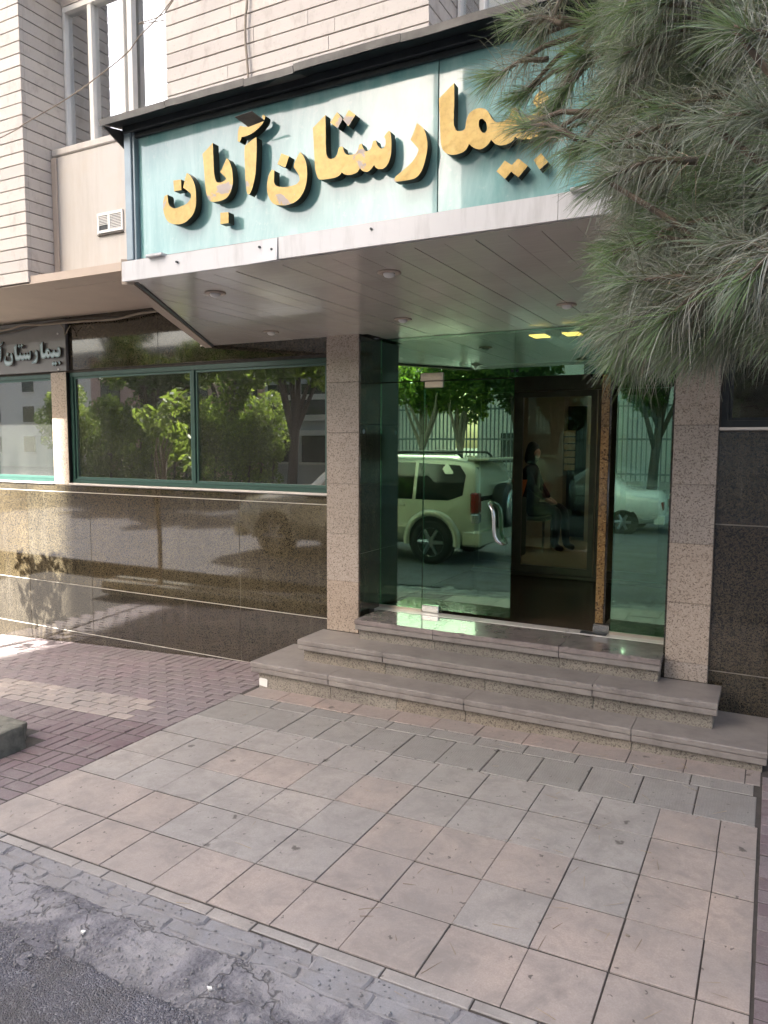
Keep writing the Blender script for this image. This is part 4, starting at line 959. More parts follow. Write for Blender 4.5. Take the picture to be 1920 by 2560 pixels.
TIPS = [(-0.67, 2.05, 2.75), (-0.63, 2.1, 2.73), (-0.76, 2.1, 2.65), (-0.68, 2.1, 2.58), (-0.6, 2.1, 2.52), (-0.66, 2.05, 2.48), (-0.58, 2.05, 2.44), (-0.56, 2.05, 2.53), (-0.49, 2.0, 2.6), (-0.46, 2.0, 2.67), (-0.38, 1.95, 2.65), (-0.37, 1.95, 2.54), (-0.31, 1.9, 2.55), (-0.23, 1.85, 2.54), (-0.15, 1.8, 2.5), (-0.08, 1.75, 2.47), (-0.44, 2.0, 2.44), (-0.34, 1.9, 2.4), (-0.28, 1.9, 2.43), (-0.19, 1.8, 2.39), (-0.12, 1.8, 2.38), (-0.06, 1.7, 2.36), (-0.49, 2.0, 2.37), (-0.38, 1.95, 2.33), (-0.3, 1.9, 2.29), (-0.22, 1.8, 2.27), (-0.13, 1.75, 2.26), (-0.06, 1.7, 2.23), (-0.34, 1.9, 2.21), (-0.27, 1.85, 2.19), (-0.17, 1.7, 2.17), (-0.13, 1.65, 2.17), (-0.07, 1.6, 2.12), (-0.4, 1.9, 2.09), (-0.32, 1.85, 2.09), (-0.24, 1.75, 2.05), (-0.16, 1.65, 2.05), (-0.09, 1.6, 2.02), (-0.05, 1.6, 2.03), (-0.42, 1.9, 1.95), (-0.42, 1.9, 1.88), (-0.35, 1.85, 2.0), (-0.32, 1.8, 1.91), (-0.26, 1.75, 1.92), (-0.19, 1.7, 1.93), (-0.12, 1.6, 1.92), (-0.07, 1.6, 1.9), (-0.03, 1.55, 1.92), (-0.34, 1.85, 1.84), (-0.26, 1.75, 1.82), (-0.2, 1.7, 1.82), (-0.14, 1.65, 1.82), (-0.08, 1.6, 1.82), (-0.03, 1.55, 1.8)]
pine = empty('pine_tree', (1.15, 1.75, gz(1.15)), 'pine tree with drooping grey green needles hanging over the right of the sign', 'tree')
V, F = tube([(1.15, 1.75, -.1), (1.13, 1.76, 1.2), (1.17, 1.74, 2.6), (1.12, 1.78, 4.2), (1.14, 1.76, 6.2), (1.12, 1.75, 7.6)], [.15, .13, .115, .09, .06, .02], 12); mobj('trunk', V, F, 'bark', pine, smooth=True)
limbs = [[(1.13, 1.76, 2.95), (.75, 1.82, 3.02), (.3, 1.92, 2.95), (-.1, 1.98, 2.80), (-.45, 2.04, 2.68)],
         [(1.15, 1.75, 2.70), (.7, 1.8, 2.72), (.25, 1.86, 2.62), (-.12, 1.9, 2.48), (-.42, 1.98, 2.44)],
         [(1.16, 1.74, 2.45), (.75, 1.72, 2.45), (.35, 1.72, 2.36), (.05, 1.74, 2.24), (-.22, 1.84, 2.18)],
         [(1.16, 1.74, 2.2), (.7, 1.7, 2.22), (.3, 1.7, 2.12), (.02, 1.72, 2.02), (-.28, 1.84, 2.0)],
         [(1.15, 1.74, 3.4), (.6, 1.7, 3.55), (.1, 1.7, 3.4), (-.2, 1.8, 3.15), (-.4, 1.9, 2.95)],
         [(1.15, 1.74, 2.0), (.7, 1.62, 2.02), (.3, 1.56, 1.98), (.05, 1.56, 1.93), (-.1, 1.6, 1.9)]]
LP = []
for l in limbs:
    V, F = tube(l, [.035, .028, .02, .012, .005], 8); mobj('limb', V, F, 'bark', pine, smooth=True)
    for a, b in zip(l[:-1], l[1:]):
        for t in np.linspace(0, 1, 6): LP.append(np.array(a) * (1 - t) + np.array(b) * t)
LP = np.array(LP)
tw = MB(); NB = []; ND = []; NL = []; NT = []; NR = []; DB = []; DD = []
def shoot(tip, root, n_old, n_new, green):
    ax = tip - root; L = np.linalg.norm(ax); ax = ax / L
    mid = (tip + root) / 2 + np.array([0, 0, .02])
    tw.tube([tuple(root), tuple(mid), tuple(tip)], [.008, .006, .0035], 5)
    for k in range(n_old):                               # older, hanging needles
        t = rng.uniform(.12, .92); p = root * (1 - t) + tip * t + np.array([0, 0, .02 * math.sin(t * 3.1)])
        r = rng.normal(size=3); r -= ax * r.dot(ax); r /= np.linalg.norm(r)
        d = ax * rng.uniform(.2, .95) + r * rng.uniform(.5, 1.2) + np.array([0, 0, -.25]) + rng.normal(size=3) * .18
        NB.append(p); ND.append(d); NL.append(rng.uniform(.075, .15)); NT.append(rng.uniform(0, .25) if rng.random() < .35 else rng.uniform(.2, .62)); NR.append(rng.uniform(.15, 2.0))
    for k in range(10):
        t = rng.uniform(0, .5); DB.append(root * (1 - t) + tip * t + rng.normal(size=3) * .008); DD.append(ax * rng.uniform(-.2, .8) + rng.normal(size=3) * .6)
    for k in range(n_new):                               # fresh tuft at the tip
        t = rng.uniform(.72, 1.0); p = root * (1 - t) + tip * t
        r = rng.normal(size=3); r -= ax * r.dot(ax); r /= np.linalg.norm(r)
        d = ax * rng.uniform(.8, 1.25) + r * rng.uniform(.25, .8)
        NB.append(p); ND.append(d); NL.append(rng.uniform(.07, .125)); NT.append(rng.uniform(.6, 1.0) * (.6 + .4 * green)); NR.append(rng.uniform(.1, .55))
def grow(tip, n_old, n_new, green, spread=1.0):
    tip = np.array(tip, float)
    d = np.linalg.norm((LP - tip) * np.array([1, 1, 1.0]) - np.array([.16, -.02, .05]), axis=1); j = LP[np.argmin(d + (LP[:, 0] < tip[0] + .03) * .5)]
    v = tip - j; L = np.linalg.norm(v)
    tw.tube([tuple(j), tuple(j * .5 + tip * .5 + np.array([0, 0, .02])), tuple(tip)], [.010, .007, .0045], 5)
    ax = v / max(L, 1e-3) * .75 + np.array([-.42, .06, -.08]) + rng.normal(size=3) * .34; ax /= np.linalg.norm(ax)
    root = tip - ax * rng.uniform(.16, .24)
    shoot(tip, root, n_old, n_new, green)
for i, t in enumerate(TIPS):
    t = (t[0], t[1], t[2] + (rng.uniform(-.04, .05) if t[0] > -.45 else 0))
    edge = t[0] < -.45 or (t[0] < -.38 and t[2] < 2.12)
    if t[0] < -.36 and t[2] < 2.12: t = (t[0] + .035, t[1], t[2])
    grow(t, 110 if edge else 260, 150 if edge else 120, 1.0 if edge else rng.uniform(.5, 1))
    m = (0 if t[0] < -.5 else 1) if edge else 3
    for k in range(m):
        s = (.05, .05, .05) if edge else (.075, .16, .075)
        q = np.array(t) + rng.normal(size=3) * np.array(s)
        if q[1] > 2.2: q[1] = 2.2
        if q[0] < max(t[0] - .02, -.46 if q[2] > 2.15 else -.36): q[0] = max(t[0], -.44 if q[2] > 2.15 else -.34) + .03
        if q[2] < 1.80: q[2] = 1.80 + rng.uniform(-.03, .1)
        grow(q, 190, 70, rng.uniform(.35, .95))
for k in range(190):                                      # the part of the crown above and right of the picture
    a = LP[rng.integers(len(LP))]; q = a + rng.normal(size=3) * np.array([.16, .2, .14]) - np.array([.08, 0, .05])
    if q[0] < .1 and q[2] < 2.9: continue
    if q[2] < 1.85: continue
    grow(q, 95, 45, rng.uniform(.4, .9))
mobj('twigs', tw.v, tw.f, 'bark', pine, smooth=True)['kind'] = 'stuff'
NB, ND, NL, NT, NR = map(np.array, (NB, ND, NL, NT, NR))
nd = ribbons('needles', NB, ND, NL, np.full(len(NB), .0017), NR, NT, 'pine_needles', pine); nd['kind'] = 'stuff'
print('needles', len(NB))
DB, DD = np.array(DB), np.array(DD); n_ = len(DB)
dry = ribbons('dry_needles', DB, DD, rng.uniform(.05, .11, n_), np.full(n_, .0018), rng.uniform(.4, 2.2, n_), rng.uniform(0, 1, n_), 'pine_dry', pine); dry['kind'] = 'stuff'
V, F = tube([(-.62, 2.03, 2.80), (-.59, 2.0, 2.815), (-.555, 1.99, 2.80), (-.545, 1.99, 2.76), (-.56, 2.0, 2.72)], .0028, 6); mobj('dead_twig', V, F, 'cable_beige', pine, smooth=True)

# ================================================================== LEAFY TREES, HEDGE (seen mirrored in the glass)
def leaves(name, blobs, n, size, mat, parent, lo=0., hi=1., kind='stuff'):
    w_ = np.array([b[3] * b[4] * b[5] for b in blobs]) ** .66; w_ /= w_.sum()
    pick = rng.choice(len(blobs), n, p=w_); B = np.array(blobs)[pick]
    u = rng.normal(size=(n, 3)); u /= np.linalg.norm(u, axis=1, keepdims=True); r = rng.uniform(.25, 1, n) ** .45
    c = B[:, :3] + u * r[:, None] * B[:, 3:6]
    a = rng.normal(size=(n, 3)); a /= np.linalg.norm(a, axis=1, keepdims=True); b = np.cross(a, rng.normal(size=(n, 3))); b /= np.linalg.norm(b, axis=1, keepdims=True)
    s = size * rng.uniform(.6, 1.3, n)[:, None]
    A = np.stack([c - a * s, c + b * s * .45, c + a * s, c - b * s * .45], 1)
    o = fast_mesh(name, A.reshape(-1, 3), np.arange(4 * n).reshape(n, 4), mat, parent)
    at = o.data.attributes.new('tone', 'FLOAT', 'POINT'); at.data.foreach_set('value', np.repeat(rng.uniform(lo, hi, n), 4).astype(np.float32))
    if kind: o['kind'] = kind
    return o
def tree(name, label, x, y, h, trunk_r, crown, n, size, mat, bark, lean=0., group='trees across the street', z0=.02):
    t = empty(name, (x, y, z0), label, 'tree', group)
    pts = [(x, y, z0 - .05), (x + lean * .4, y, h * .25), (x + lean, y + .05, h * .45), (x + lean * 1.2, y, h * .7)]
    V, F = tube(pts, [trunk_r, trunk_r * .8, trunk_r * .65, trunk_r * .3], 9); mobj('trunk', V, F, bark, t, smooth=True)
    for b in crown[:7]:
        s = Vector(pts[1]).lerp(Vector(pts[2]), random.uniform(.2, 1)); e = Vector(b[:3])
        V, F = tube([tuple(s), tuple(s.lerp(e, .5) + Vector((random.uniform(-.15, .15), 0, .12))), tuple(e)], [trunk_r * .5, trunk_r * .33, trunk_r * .12], 6); mobj('branch', V, F, bark, t, smooth=True)
    leaves('crown', crown, n, size, mat, t); return t
def blobs(x, y, z, rx_, ry_, rz_, k, r):
    o = []
    for i in range(k):
        u = rng.normal(size=3); u /= np.linalg.norm(u); q = rng.uniform(.3, 1)
        o.append((x + u[0] * rx_ * q, y + u[1] * ry_ * q, z + u[2] * rz_ * q, r * rng.uniform(.7, 1.3), r * rng.uniform(.7, 1.3), r * rng.uniform(.6, 1.1)))
    return o
for i, (x, w_, h) in enumerate(((-20.5, 3.0, 3.3), (-17.2, 3.0, 2.9), (-14.2, 2.6, 2.7))):
    hd = empty('hedge', (x, -8.6, .02), ['tall bright green hedge mirrored in the left half of the long window', 'middle hedge length mirrored beside the window mullion', 'lower hedge length mirrored in the right half of the long window'][i], 'hedge', 'hedges across the street')
    B = [(x + rng.uniform(-w_ * .55, w_ * .55), -8.6 + rng.uniform(-.35, .35), rng.uniform(.3, h - .4) if k % 3 else rng.uniform(h * .55, h), *(rng.uniform(.28, .55),) * 3) for k in range(52)]
    leaves('foliage', B, 22000, .06, 'leaves_green', hd)
    m = MB()
    for k in range(7): m.tube([(x - w_ / 2 + k * w_ / 6, -8.6, -.05), (x - w_ / 2 + k * w_ / 6 + .1, -8.65, h * .6)], [.04, .02], 6)
    m.out('stems', 'bark_dark', hd)
tree('street_tree', 'slim dark trunked tree mirrored at the right end of the long window', -12.0, -8.3, 5.4, .16, blobs(-12.2, -8.4, 4.3, 1.7, 1.0, .9, 10, .6), 5000, .10, 'leaves_green', 'bark_dark', .25)
tree('street_tree', 'leaning tree mirrored right of the window mullion', -14.4, -9.0, 5.0, .13, blobs(-14.6, -9, 4.0, 1.9, 1.0, .9, 10, .6), 5200, .10, 'leaves_green', 'bark_dark', -.5)
tree('street_tree', 'broad tree mirrored above the hedge in the left pane', -18.6, -9.4, 5.4, .16, blobs(-18.4, -9.4, 4.2, 2.1, 1.2, .9, 11, .7), 5000, .11, 'leaves_dark', 'bark_dark', .3)
tree('street_tree', 'yellow green tree with pale branches mirrored left in the glass door', -8.3, -8.4, 4.6, .11, blobs(-8.2, -8.4, 3.0, 1.0, .8, 1.0, 10, .45), 3200, .085, 'leaves_green', 'bark_pale', .2)
tree('street_tree', 'pale trunked young tree mirrored mid glass door', -7.1, -8.7, 4.2, .09, blobs(-7.0, -8.7, 3.0, .9, .8, .9, 9, .45), 3000, .085, 'leaves_green', 'bark_pale', -.2)
tree('street_tree', 'dense dark tree mirrored at the top right of the glass door', -5.8, -8.9, 4.6, .14, blobs(-5.7, -8.9, 3.3, 1.0, .9, 1.0, 10, .6), 6500, .09, 'leaves_dark', 'bark_dark', .1)
tree('street_tree', 'dark tree mirrored in the glass right of the stand-in post', -2.6, -9.4, 4.6, .14, blobs(-2.5, -9.4, 3.2, 1.2, .9, .9, 10, .6), 6500, .09, 'leaves_dark', 'bark_dark', .15)
tree('street_tree', 'tall far tree mirrored in the lower left of the teal sign', -30, -19, 13, .4, blobs(-30, -19, 9.6, 3.6, 3.0, 2.2, 16, 1.5), 9000, .24, 'leaves_dark', 'bark_dark', .4)
tree('street_sapling', 'small street tree in the planter casting leaf shadows on the sunlit granite', -6.2, 2.47, 2.0, .03, blobs(-6.15, 2.45, 1.78, .42, .25, .42, 12, .15), 330, .062, 'leaves_green', 'bark', .03, None, gz(-6.2) + .04)

# ---- cars
def loft_car(parent, X0, Yc, w_, zg, st_, mat):
    V = []; F = []; m = 14
    for (x, zb, belt, roof, wc, wb) in st_:
        ring = [(0, zb), (.80, zb), (.97, zb + .09), (1.0, (zb + belt) * .5), (.975, belt)]
        half = [(y * wb, z) for y, z in ring] + [(wc, roof - .055), (wc * .86, roof), (0, roof + .012)]
        pts = half + [(-y, z) for y, z in half[-2:0:-1]]
        for y, z in pts: V.append((X0 - x, Yc + y * w_, zg + z))
    for i in range(len(st_) - 1):
        for k in range(m): F.append((i * m + k, i * m + (k + 1) % m, (i + 1) * m + (k + 1) % m, (i + 1) * m + k))
    F.append(tuple(range(m - 1, -1, -1))); F.append(tuple((len(st_) - 1) * m + k for k in range(m)))
    o = mobj('body', V, F, mat, parent, smooth=True)
    return o
def side_window(parent, st_, X0, Yc, w_, zg, pts, sgn=1, name='side_window'):
    xs = [s[0] for s in st_]
    def at(x, f):
        belt, roof, wc, wb = (np.interp(x, xs, [s[k] for s in st_]) for k in (2, 3, 4, 5))
        return (X0 - x, Yc + sgn * (w_ * (.975 * wb * (1 - f) + wc * f) + .006), zg + belt * (1 - f) + (roof - .055) * f)
    P = [at(*p) for p in pts]; n = len(P)
    Q = [(p[0], p[1] - sgn * .004, p[2]) for p in P]
    return mobj(name, P + Q, [tuple(range(n)), tuple(range(2 * n - 1, n - 1, -1))] + [(i, n + i, n + (i + 1) % n, (i + 1) % n) for i in range(n)], 'car_glass', parent)
def wheel(parent, x, y, z, r, wd, sgn):
    V, F = disc_stack(x, 0, [(r * .7, y), (r, y + sgn * .02), (r, y + sgn * (wd - .02)), (r * .86, y + sgn * wd), (r * .64, y + sgn * wd)], 26, 'Y', z); t = mobj('wheel', V, F, 'rubber', parent, smooth=False)
    V, F = disc_stack(x, 0, [(r * .66, y + sgn * (wd - .03)), (r * .64, y + sgn * (wd + .002)), (r * .56, y + sgn * (wd - .015))], 20, 'Y', z); mobj('rim', V, F, 'alloy', t)
    m = MB()
    for k in range(6):
        a = k * math.pi / 3; c, s_ = math.cos(a), math.sin(a)
        m.tube([(x, y + sgn * (wd + .004), z), (x + c * r * .6, y + sgn * (wd - .004), z + s_ * r * .6)], [.04, .028], 5)
    m.out('spokes', 'alloy', t)
    return t
def arch(parent, x, y, z, r, mat, sgn=1, wd=.045):
    V = []; F = []; n = 16
    for k in range(n + 1):
        a = math.pi * (-.06 + 1.12 * k / n)
        for rr, yy in ((r, y - sgn * .03), (r, y + sgn * wd * .7), (r * 1.2, y + sgn * wd), (r * 1.28, y - sgn * .02)): V.append((x + rr * math.cos(a), yy, z + rr * math.sin(a)))
    for k in range(n):
        for i in range(3): F.append((4 * k + i, 4 * k + 4 + i, 4 * k + 5 + i, 4 * k + 1 + i))
    mobj('wheel_arch', V, F, mat, parent, smooth=True)
def dark_disc(parent, x, y, z, r, sgn):
    V, F = disc_stack(x, 0, [(r, y - sgn * .05), (r, y + sgn * .004)], 22, 'Y', z); mobj('wheel_well', V, F, 'rubber', parent)
# off-road car
zg = -.06; X0 = -3.52; Yc = -.90; hw = .78
sv = empty('offroad_car', (-5.4, Yc, zg), 'pale champagne off-road car with spare wheel mirrored in the glass door', 'car')
sst = [(0, .36, .84, 1.20, .80, .94), (.05, .30, .86, 1.38, .80, .97), (.16, .28, .88, 1.46, .80, .99), (.5, .26, .88, 1.50, .81, 1.0), (1.5, .26, .88, 1.51, .81, 1.0), (2.05, .26, .87, 1.47, .79, 1.0), (2.35, .26, .87, 1.22, .83, 1.0), (2.62, .26, .87, .97, .90, 1.0), (3.2, .28, .86, .92, .92, .99), (3.6, .30, .80, .85, .90, .95), (3.72, .36, .66, .72, .85, .88)]
loft_car(sv, X0, Yc, hw, zg, sst, 'car_champagne')
for s in (1, -1):
    side_window(sv, sst, X0, Yc, hw, zg, [(.22, .18), (.42, .04), (.92, .04), (.92, .93), (.30, .93), (.20, .70)], s)
    side_window(sv, sst, X0, Yc, hw, zg, [(.97, .04), (1.62, .04), (1.62, .94), (.97, .94)], s)
    side_window(sv, sst, X0, Yc, hw, zg, [(1.68, .04), (2.42, .04), (2.02, .90), (1.68, .94)], s)
    for wx in (.66, 2.95):
        dark_disc(sv, X0 - wx, Yc + s * hw, zg + .34, .345, s); wheel(sv, X0 - wx, Yc + s * (hw - .16), zg + .315, .315, .18, s); arch(sv, X0 - wx, Yc + s * hw, zg + .34, .34, 'car_champagne', s)
    bx = box('tail_light', X0 - .10, X0 + .02, Yc + s * .70 - .07, Yc + s * .70 + .07, zg + .74, zg + 1.02, 'tail_red', sv, .02)
    box('light_lens', X0 - .09, X0 + .025, Yc + s * .70 - .065, Yc + s * .70 + .074, zg + .60, zg + .738, 'chrome', sv, .02)
    V, F = tube([(X0 - .28, Yc + s * .60, zg + 1.49), (X0 - .36, Yc + s * .60, zg + 1.555), (X0 - 1.2, Yc + s * .60, zg + 1.565), (X0 - 1.95, Yc + s * .59, zg + 1.53), (X0 - 2.05, Yc + s * .59, zg + 1.47)], .018, 8); mobj('roof_rail', V, F, 'car_trim', sv, smooth=True)
    box('body_moulding', X0 - 2.6, X0 - 1.02, Yc + s * (hw - .004) - .012, Yc + s * (hw - .004) + .014, zg + .50, zg + .56, 'car_champagne', sv, .005)
    box('door_handle', X0 - 1.22, X0 - 1.08, Yc + s * (hw - .01) - .01, Yc + s * (hw - .01) + .02, zg + .80, zg + .83, 'car_champagne', sv, .005)
box('rear_bumper', X0 - .22, X0 + .07, Yc - .77, Yc + .77, zg + .28, zg + .50, 'car_champagne', sv, .03)
box('front_bumper', X0 - 3.80, X0 - 3.60, Yc - .72, Yc + .72, zg + .26, zg + .50, 'car_champagne', sv, .03)
mobj('rear_window', [(X0 + .008, Yc - .66, zg + .90), (X0 + .008, Yc + .66, zg + .90), (X0 - .05, Yc + .60, zg + 1.36), (X0 - .05, Yc - .60, zg + 1.36), (X0 - .02, Yc - .66, zg + .90), (X0 - .02, Yc + .66, zg + .90), (X0 - .08, Yc + .60, zg + 1.36), (X0 - .08, Yc - .60, zg + 1.36)], BOXF, 'car_glass', sv)
mobj('roof_spoiler', *cham(boxv(X0 - .22, X0 + .09, Yc - .58, Yc + .58, zg + 1.445, zg + 1.49), .012), 'car_champagne', sv)
V, F = disc_stack(0, Yc - .08, [(.31, X0 + .01), (.325, X0 + .05), (.325, X0 + .17), (.29, X0 + .22), (.10, X0 + .23)], 28, 'X', zg + .80); mobj('spare_wheel', V, F, 'car_trim', sv, smooth=False)
V, F = disc_stack(0, Yc - .08, [(.25, X0 + .215), (.22, X0 + .24), (.05, X0 + .245)], 24, 'X', zg + .80); mobj('spare_cover', V, F, 'chrome', sv)
# saloon car
zg = -.05; X0 = -1.75; Yc = -5.55; hw = .70
sd2 = empty('saloon_car', (-3.4, Yc, zg), 'white saloon car mirrored in the glass right of the stand-in post', 'car')
sst = [(0, .30, .62, .70, .84, .92), (.10, .24, .70, .80, .88, .97), (.6, .20, .74, .82, .88, 1.0), (.72, .20, .74, .86, .86, 1.0), (1.05, .20, .75, 1.09, .76, 1.0), (1.35, .20, .75, 1.16, .74, 1.0), (1.95, .20, .74, 1.17, .74, 1.0), (2.2, .20, .73, 1.12, .75, 1.0), (2.62, .20, .72, .80, .88, 1.0), (3.3, .22, .66, .72, .88, .98), (3.62, .26, .54, .60, .84, .92), (3.68, .30, .46, .52, .8, .86)]
loft_car(sd2, X0, Yc, hw, zg, sst, 'car_white')
for s in (1, -1):
    side_window(sd2, sst, X0, Yc, hw, zg, [(.92, .06), (1.62, .05), (1.62, .92), (1.28, .90), (1.08, .80)], s)
    side_window(sd2, sst, X0, Yc, hw, zg, [(1.68, .05), (2.45, .06), (2.12, .88), (1.68, .92)], s)
    for wx in (.68, 2.95):
        dark_disc(sd2, X0 - wx, Yc + s * hw * .985, zg + .25, .275, s); wheel(sd2, X0 - wx, Yc + s * (hw - .14), zg + .25, .25, .145, s)
    box('door_moulding', X0 - 2.6, X0 - 1.0, Yc + s * hw - .012, Yc + s * hw + .012, zg + .46, zg + .49, 'car_trim', sd2, .004)
    for hx in (1.18, 1.80): box('door_handle', X0 - hx - .1, X0 - hx, Yc + s * hw - .014, Yc + s * hw + .012, zg + .63, zg + .655, 'car_trim', sd2, .004)
    box('tail_light', X0 - .12, X0 + .012, Yc + s * .55 - .09, Yc + s * .55 + .09, zg + .48, zg + .64, 'tail_red', sd2, .012)
box('rear_bumper', X0 - .14, X0 + .05, Yc - .66, Yc + .66, zg + .22, zg + .40, 'car_white', sd2, .02)
# ---- fence and buildings across the street
fe = empty('railing_fence', (-6.5, -10.6, .02), 'tall grey railing fence on a low wall across the street', 'fence')
box('low_wall', -11.0, 1.0, -10.7, -10.5, -.1, .7, 'facade_grey', fe)
for z in (.85, 1.75, 2.6): box('rail', -11.0, 1.0, -10.62, -10.58, z, z + .05, 'fence_grey', fe)
bar_me = None
for k in range(100):
    x = -10.95 + k * .12
    if bar_me is None:
        b_ = box('fence_bar', x - .014, x + .014, -10.66, -10.625, .7, 2.75, 'fence_grey', fe); bar_me = b_.data
    else: _link(bpy.data.objects.new('fence_bar', bar_me), fe, (x, -10.6425, .7))
def block(name, label, x0, x1, y0, y1, h, mat, cols, rows, z_first=1.0, ww=.55, hh=.8, band=None):
    b = empty(name, ((x0 + x1) / 2, y1, 0), label, 'building', 'buildings across the street')
    box('wall', x0, x1, y0, y1, -.3, h, mat, b); box('roof_edge', x0 - .12, x1 + .12, y0 - .12, y1 + .12, h, h + .25, 'facade_pale', b)
    fm = None
    for i in range(cols):
        for j in range(rows):
            cx = x0 + (i + .5) * (x1 - x0) / cols; z = z_first + j * (h - z_first) / rows
            if fm is None:
                f_ = box('window', cx - ww, cx + ww, y1 + .004, y1 + .05, z, z + hh * 1.3, 'far_glass', b); s_ = box('window_sill', cx - ww - .06, cx + ww + .06, y1 + .004, y1 + .12, z - .08, z - .005, 'facade_pale', f_); fm = (f_.data, s_.data)
            else:
                f_ = _link(bpy.data.objects.new('window', fm[0]), b, (cx, y1 + .027, z)); _link(bpy.data.objects.new('window_sill', fm[1]), f_, (cx, y1 + .062, z - .08))
    if band:
        for z in band: box('string_course', x0 - .02, x1 + .02, y1 + .002, y1 + .10, z, z + .18, 'facade_pale', b)
    return b
block('pink_building', 'low pinkish building behind the hedge mirrored in the long window', -26, -16.5, -20, -13.5, 5.2, 'facade_pink', 4, 2, band=[2.6])
block('grey_building', 'low grey building with pale bands mirrored at the right end of the long window', -15.8, -11.6, -19, -12.2, 4.2, 'facade_grey', 3, 2, band=[1.9, 2.4, 3.1])
block('tall_building', 'tall pale apartment block across the street mirrored in the right hand sign pane', -9.57, 22, -23, -16.2, 25, 'facade_pale', 11, 8)
block('far_building', 'long low building far down the street', -60, -32, -34, -24, 7, 'facade_pale', 8, 3)

# ================================================================== PERSON on a chair in the lobby
px_, py_ = -2.35, 8.05; fz = .437
ch = empty('lobby_chair', (px_, py_, fz), 'dark chair in the lobby under the seated person', 'chair')
box('seat', px_ - .18, px_ + .18, py_ - .19, py_ + .19, fz + .34, fz + .38, 'seat_plastic', ch, .01)
box('backrest', px_ - .20, px_ - .165, py_ - .19, py_ + .19, fz + .45, fz + .78, 'seat_plastic', ch, .01)
for a in (-.155, .155):
    for b in (-.165, .165): box('leg', px_ + a - .012, px_ + a + .012, py_ + b - .012, py_ + b + .012, fz, fz + .34, 'chrome', ch)
for b in (-.165, .165): box('back_post', px_ - .19, px_ - .17, py_ + b - .012, py_ + b + .012, fz + .381, fz + .45, 'chrome', ch)
def skinned(name, verts, edges, rad, mat, parent, origin, sub=2):
    me = bpy.data.meshes.new(name); me.from_pydata([tuple(Vector(v)) for v in verts], edges, []); o = bpy.data.objects.new(name, me); COL.objects.link(o)
    o.modifiers.new('s', 'SKIN'); s_ = o.modifiers.new('b', 'SUBSURF'); s_.levels = sub; s_.render_levels = sub
    for i, r in enumerate(rad): me.skin_vertices[0].data[i].radius = (r, r) if not hasattr(r, '__len__') else r
    me.skin_vertices[0].data[0].use_root = True
    bpy.context.view_layer.update()
    dg = bpy.context.evaluated_depsgraph_get(); m2 = bpy.data.meshes.new_from_object(o.evaluated_get(dg)); bpy.data.objects.remove(o)
    V = [tuple(v.co + Vector(origin)) for v in m2.vertices]; F = [tuple(p.vertices) for p in m2.polygons]
    return mobj(name, V, F, mat, parent, smooth=True)
pe = empty('person', (px_, py_, fz), 'person in black clothes sitting inside the lobby with hands in lap', 'person')
bv = [(-.06, 0, .46), (-.07, 0, .62), (-.06, 0, .78), (-.05, 0, .90), (-.04, 0, .97),
      (-.05, -.14, .88), (.02, -.17, .70), (.14, -.08, .58), (-.05, .14, .88), (.02, .17, .70), (.14, .08, .58),
      (-.02, -.08, .45), (.28, -.09, .46), (.27, -.09, .25), (.26, -.09, .06), (.36, -.09, .035),
      (-.02, .08, .45), (.30, .09, .47), (.33, .09, .25), (.34, .09, .06), (.44, .09, .035)]
be = [(0, 1), (1, 2), (2, 3), (3, 4), (3, 5), (5, 6), (6, 7), (3, 8), (8, 9), (9, 10), (0, 11), (11, 12), (12, 13), (13, 14), (14, 15), (0, 16), (16, 17), (17, 18), (18, 19), (19, 20)]
br = [.12, .12, .125, .09, .05, .06, .048, .036, .06, .048, .036, .085, .068, .052, .045, .03, .085, .068, .052, .045, .03]
skinned('body', bv, be, br, 'cloth_black', pe, (px_, py_, fz))
skinned('head', [(-.02, 0, 1.0), (-.01, 0, 1.07), (-.01, 0, 1.15)], [(0, 1), (1, 2)], [.055, .072, .062], 'skin', pe, (px_, py_, fz))
skinned('headscarf', [(-.06, 0, .94), (-.045, 0, 1.06), (-.03, 0, 1.16), (.0, 0, 1.20)], [(0, 1), (1, 2), (2, 3)], [.085, .082, .078, .045], 'hair', pe, (px_, py_, fz))
for s in (-1, 1):
    hv = [(.14, s * .08, .58), (.19, s * .05, .545), (.22, s * .035, .53)]
    skinned('hand', hv + [(.24, s * .02, .52), (.245, s * .035, .52), (.24, s * .05, .52), (.23, s * .06, .525), (.2, s * .01, .55)], [(0, 1), (1, 2), (2, 3), (2, 4), (2, 5), (2, 6), (1, 7)], [.024, .028, .024, .009, .009, .009, .008, .009], 'skin', pe, (px_, py_, fz))
bk = empty('shopping_basket', (-2.5, 7.55, fz), 'orange basket standing on a box inside the lobby left of the sliding door', 'basket')
m = MB(); m.add([(-2.62, 7.45, fz + .62), (-2.36, 7.45, fz + .62), (-2.36, 7.63, fz + .62), (-2.62, 7.63, fz + .62), (-2.66, 7.42, fz + .8), (-2.32, 7.42, fz + .8), (-2.32, 7.66, fz + .8), (-2.66, 7.66, fz + .8)], BOXF); m.out('basket', 'orange_plastic', bk)
box('box', -2.66, -2.32, 7.42, 7.655, fz, fz + .615, 'seat_plastic', bk, .01)

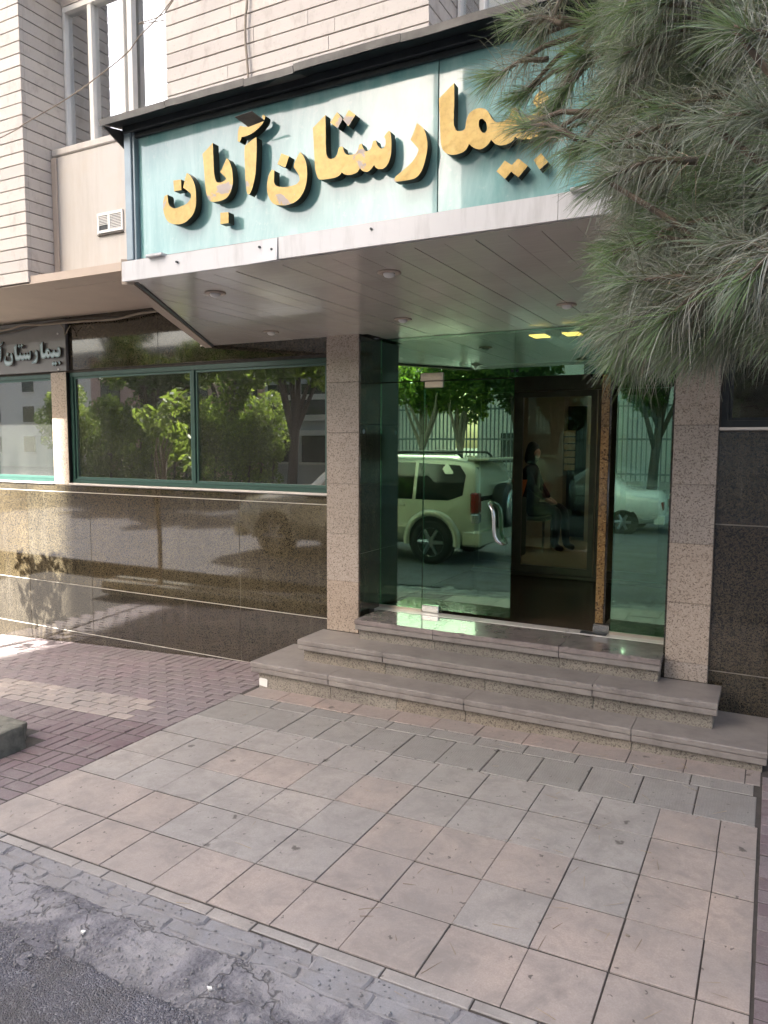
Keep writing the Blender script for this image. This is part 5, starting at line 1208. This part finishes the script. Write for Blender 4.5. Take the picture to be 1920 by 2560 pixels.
# ================================================================== LITTER
def chip(x, y, s, label, mat='paper_white'):
    z = gz(x) + .002; P = [(x + s * random.uniform(.6, 1.2) * math.cos(a), y + s * .6 * random.uniform(.6, 1.2) * math.sin(a)) for a in np.linspace(0, 6.28, 7)[:-1]]
    n = len(P); V = [(p[0], p[1], z) for p in P] + [(p[0], p[1], z + .006) for p in P]
    tag(mobj('litter', V, [tuple(range(n - 1, -1, -1)), tuple(range(n, 2 * n))] + [(i, (i + 1) % n, n + (i + 1) % n, n + i) for i in range(n)], mat), label, 'litter')
chip(-1.93, 1.555, .012, 'white scrap lying in the broken gutter at the left')
chip(-1.385, 1.545, .009, 'tiny white chip in the gutter crack')
chip(-1.80, 1.38, .010, 'white scrap on the dark asphalt in the lower left corner')
chip(-.345, 2.33, .008, 'small pale pebble on a tile near the right border', 'cable_beige')

# loose grit along the broken road edge, fallen needles and dust on the paving
n_ = 5200; gx = rng.uniform(-3.0, .3, n_); gy = np.where(rng.random(n_) < .72, 1.44 + rng.normal(size=n_) * .07, rng.uniform(1.38, 1.80, n_))
keep = (gy > 1.30) & (gy < 1.81); gx, gy = gx[keep], gy[keep]; n_ = len(gx); s_ = rng.uniform(.0015, .0048, n_) * np.where(rng.random(n_) < .06, 2.0, 1)
c_ = np.stack([gx, gy, np.array([gz(x) for x in gx]) + .003 + s_ * .4], 1)
oct_ = np.array([(1, 0, 0), (-1, 0, 0), (0, 1, 0), (0, -1, 0), (0, 0, .7), (0, 0, -.7)], float)
A = c_[:, None, :] + oct_[None] * s_[:, None, None] * rng.uniform(.6, 1.4, (n_, 6, 1))
fo = np.array([(0, 2, 4), (2, 1, 4), (1, 3, 4), (3, 0, 4), (2, 0, 5), (1, 2, 5), (3, 1, 5), (0, 3, 5)])
gr = fast_mesh('grit', A.reshape(-1, 3), (np.arange(n_)[:, None, None] * 6 + fo[None]).reshape(-1, 3), 'concrete_block', None)
tag(gr, 'loose grit and crumbs along the broken road edge', 'grit', None, 'stuff')
n_ = 120; fx = np.where(rng.random(n_) < .7, rng.uniform(-1.2, .25, n_), rng.uniform(-3.0, .2, n_)); fyy = rng.uniform(1.6, 3.8, n_)
b_ = np.stack([fx, fyy, np.array([gz(x) for x in fx]) + .0045], 1); an = rng.uniform(0, 6.28, n_)
fn = ribbons('fallen_needles', b_, np.stack([np.cos(an), np.sin(an), np.zeros(n_)], 1), rng.uniform(.03, .09, n_), np.full(n_, .0022), np.zeros(n_), rng.uniform(0, 1, n_), 'pine_dry', None)
tag(fn, 'fallen brown pine needles scattered on the tiles', 'needles', None, 'stuff')

# ================================================================== to metres
done = set()
for o in list(S.objects):
    if o.type in ('MESH', 'EMPTY'):
        o.location = o.location * K
        if o.type == 'MESH' and o.data.name not in done:
            done.add(o.data.name); o.data.transform(Matrix.Scale(K, 4)); o.data.update()
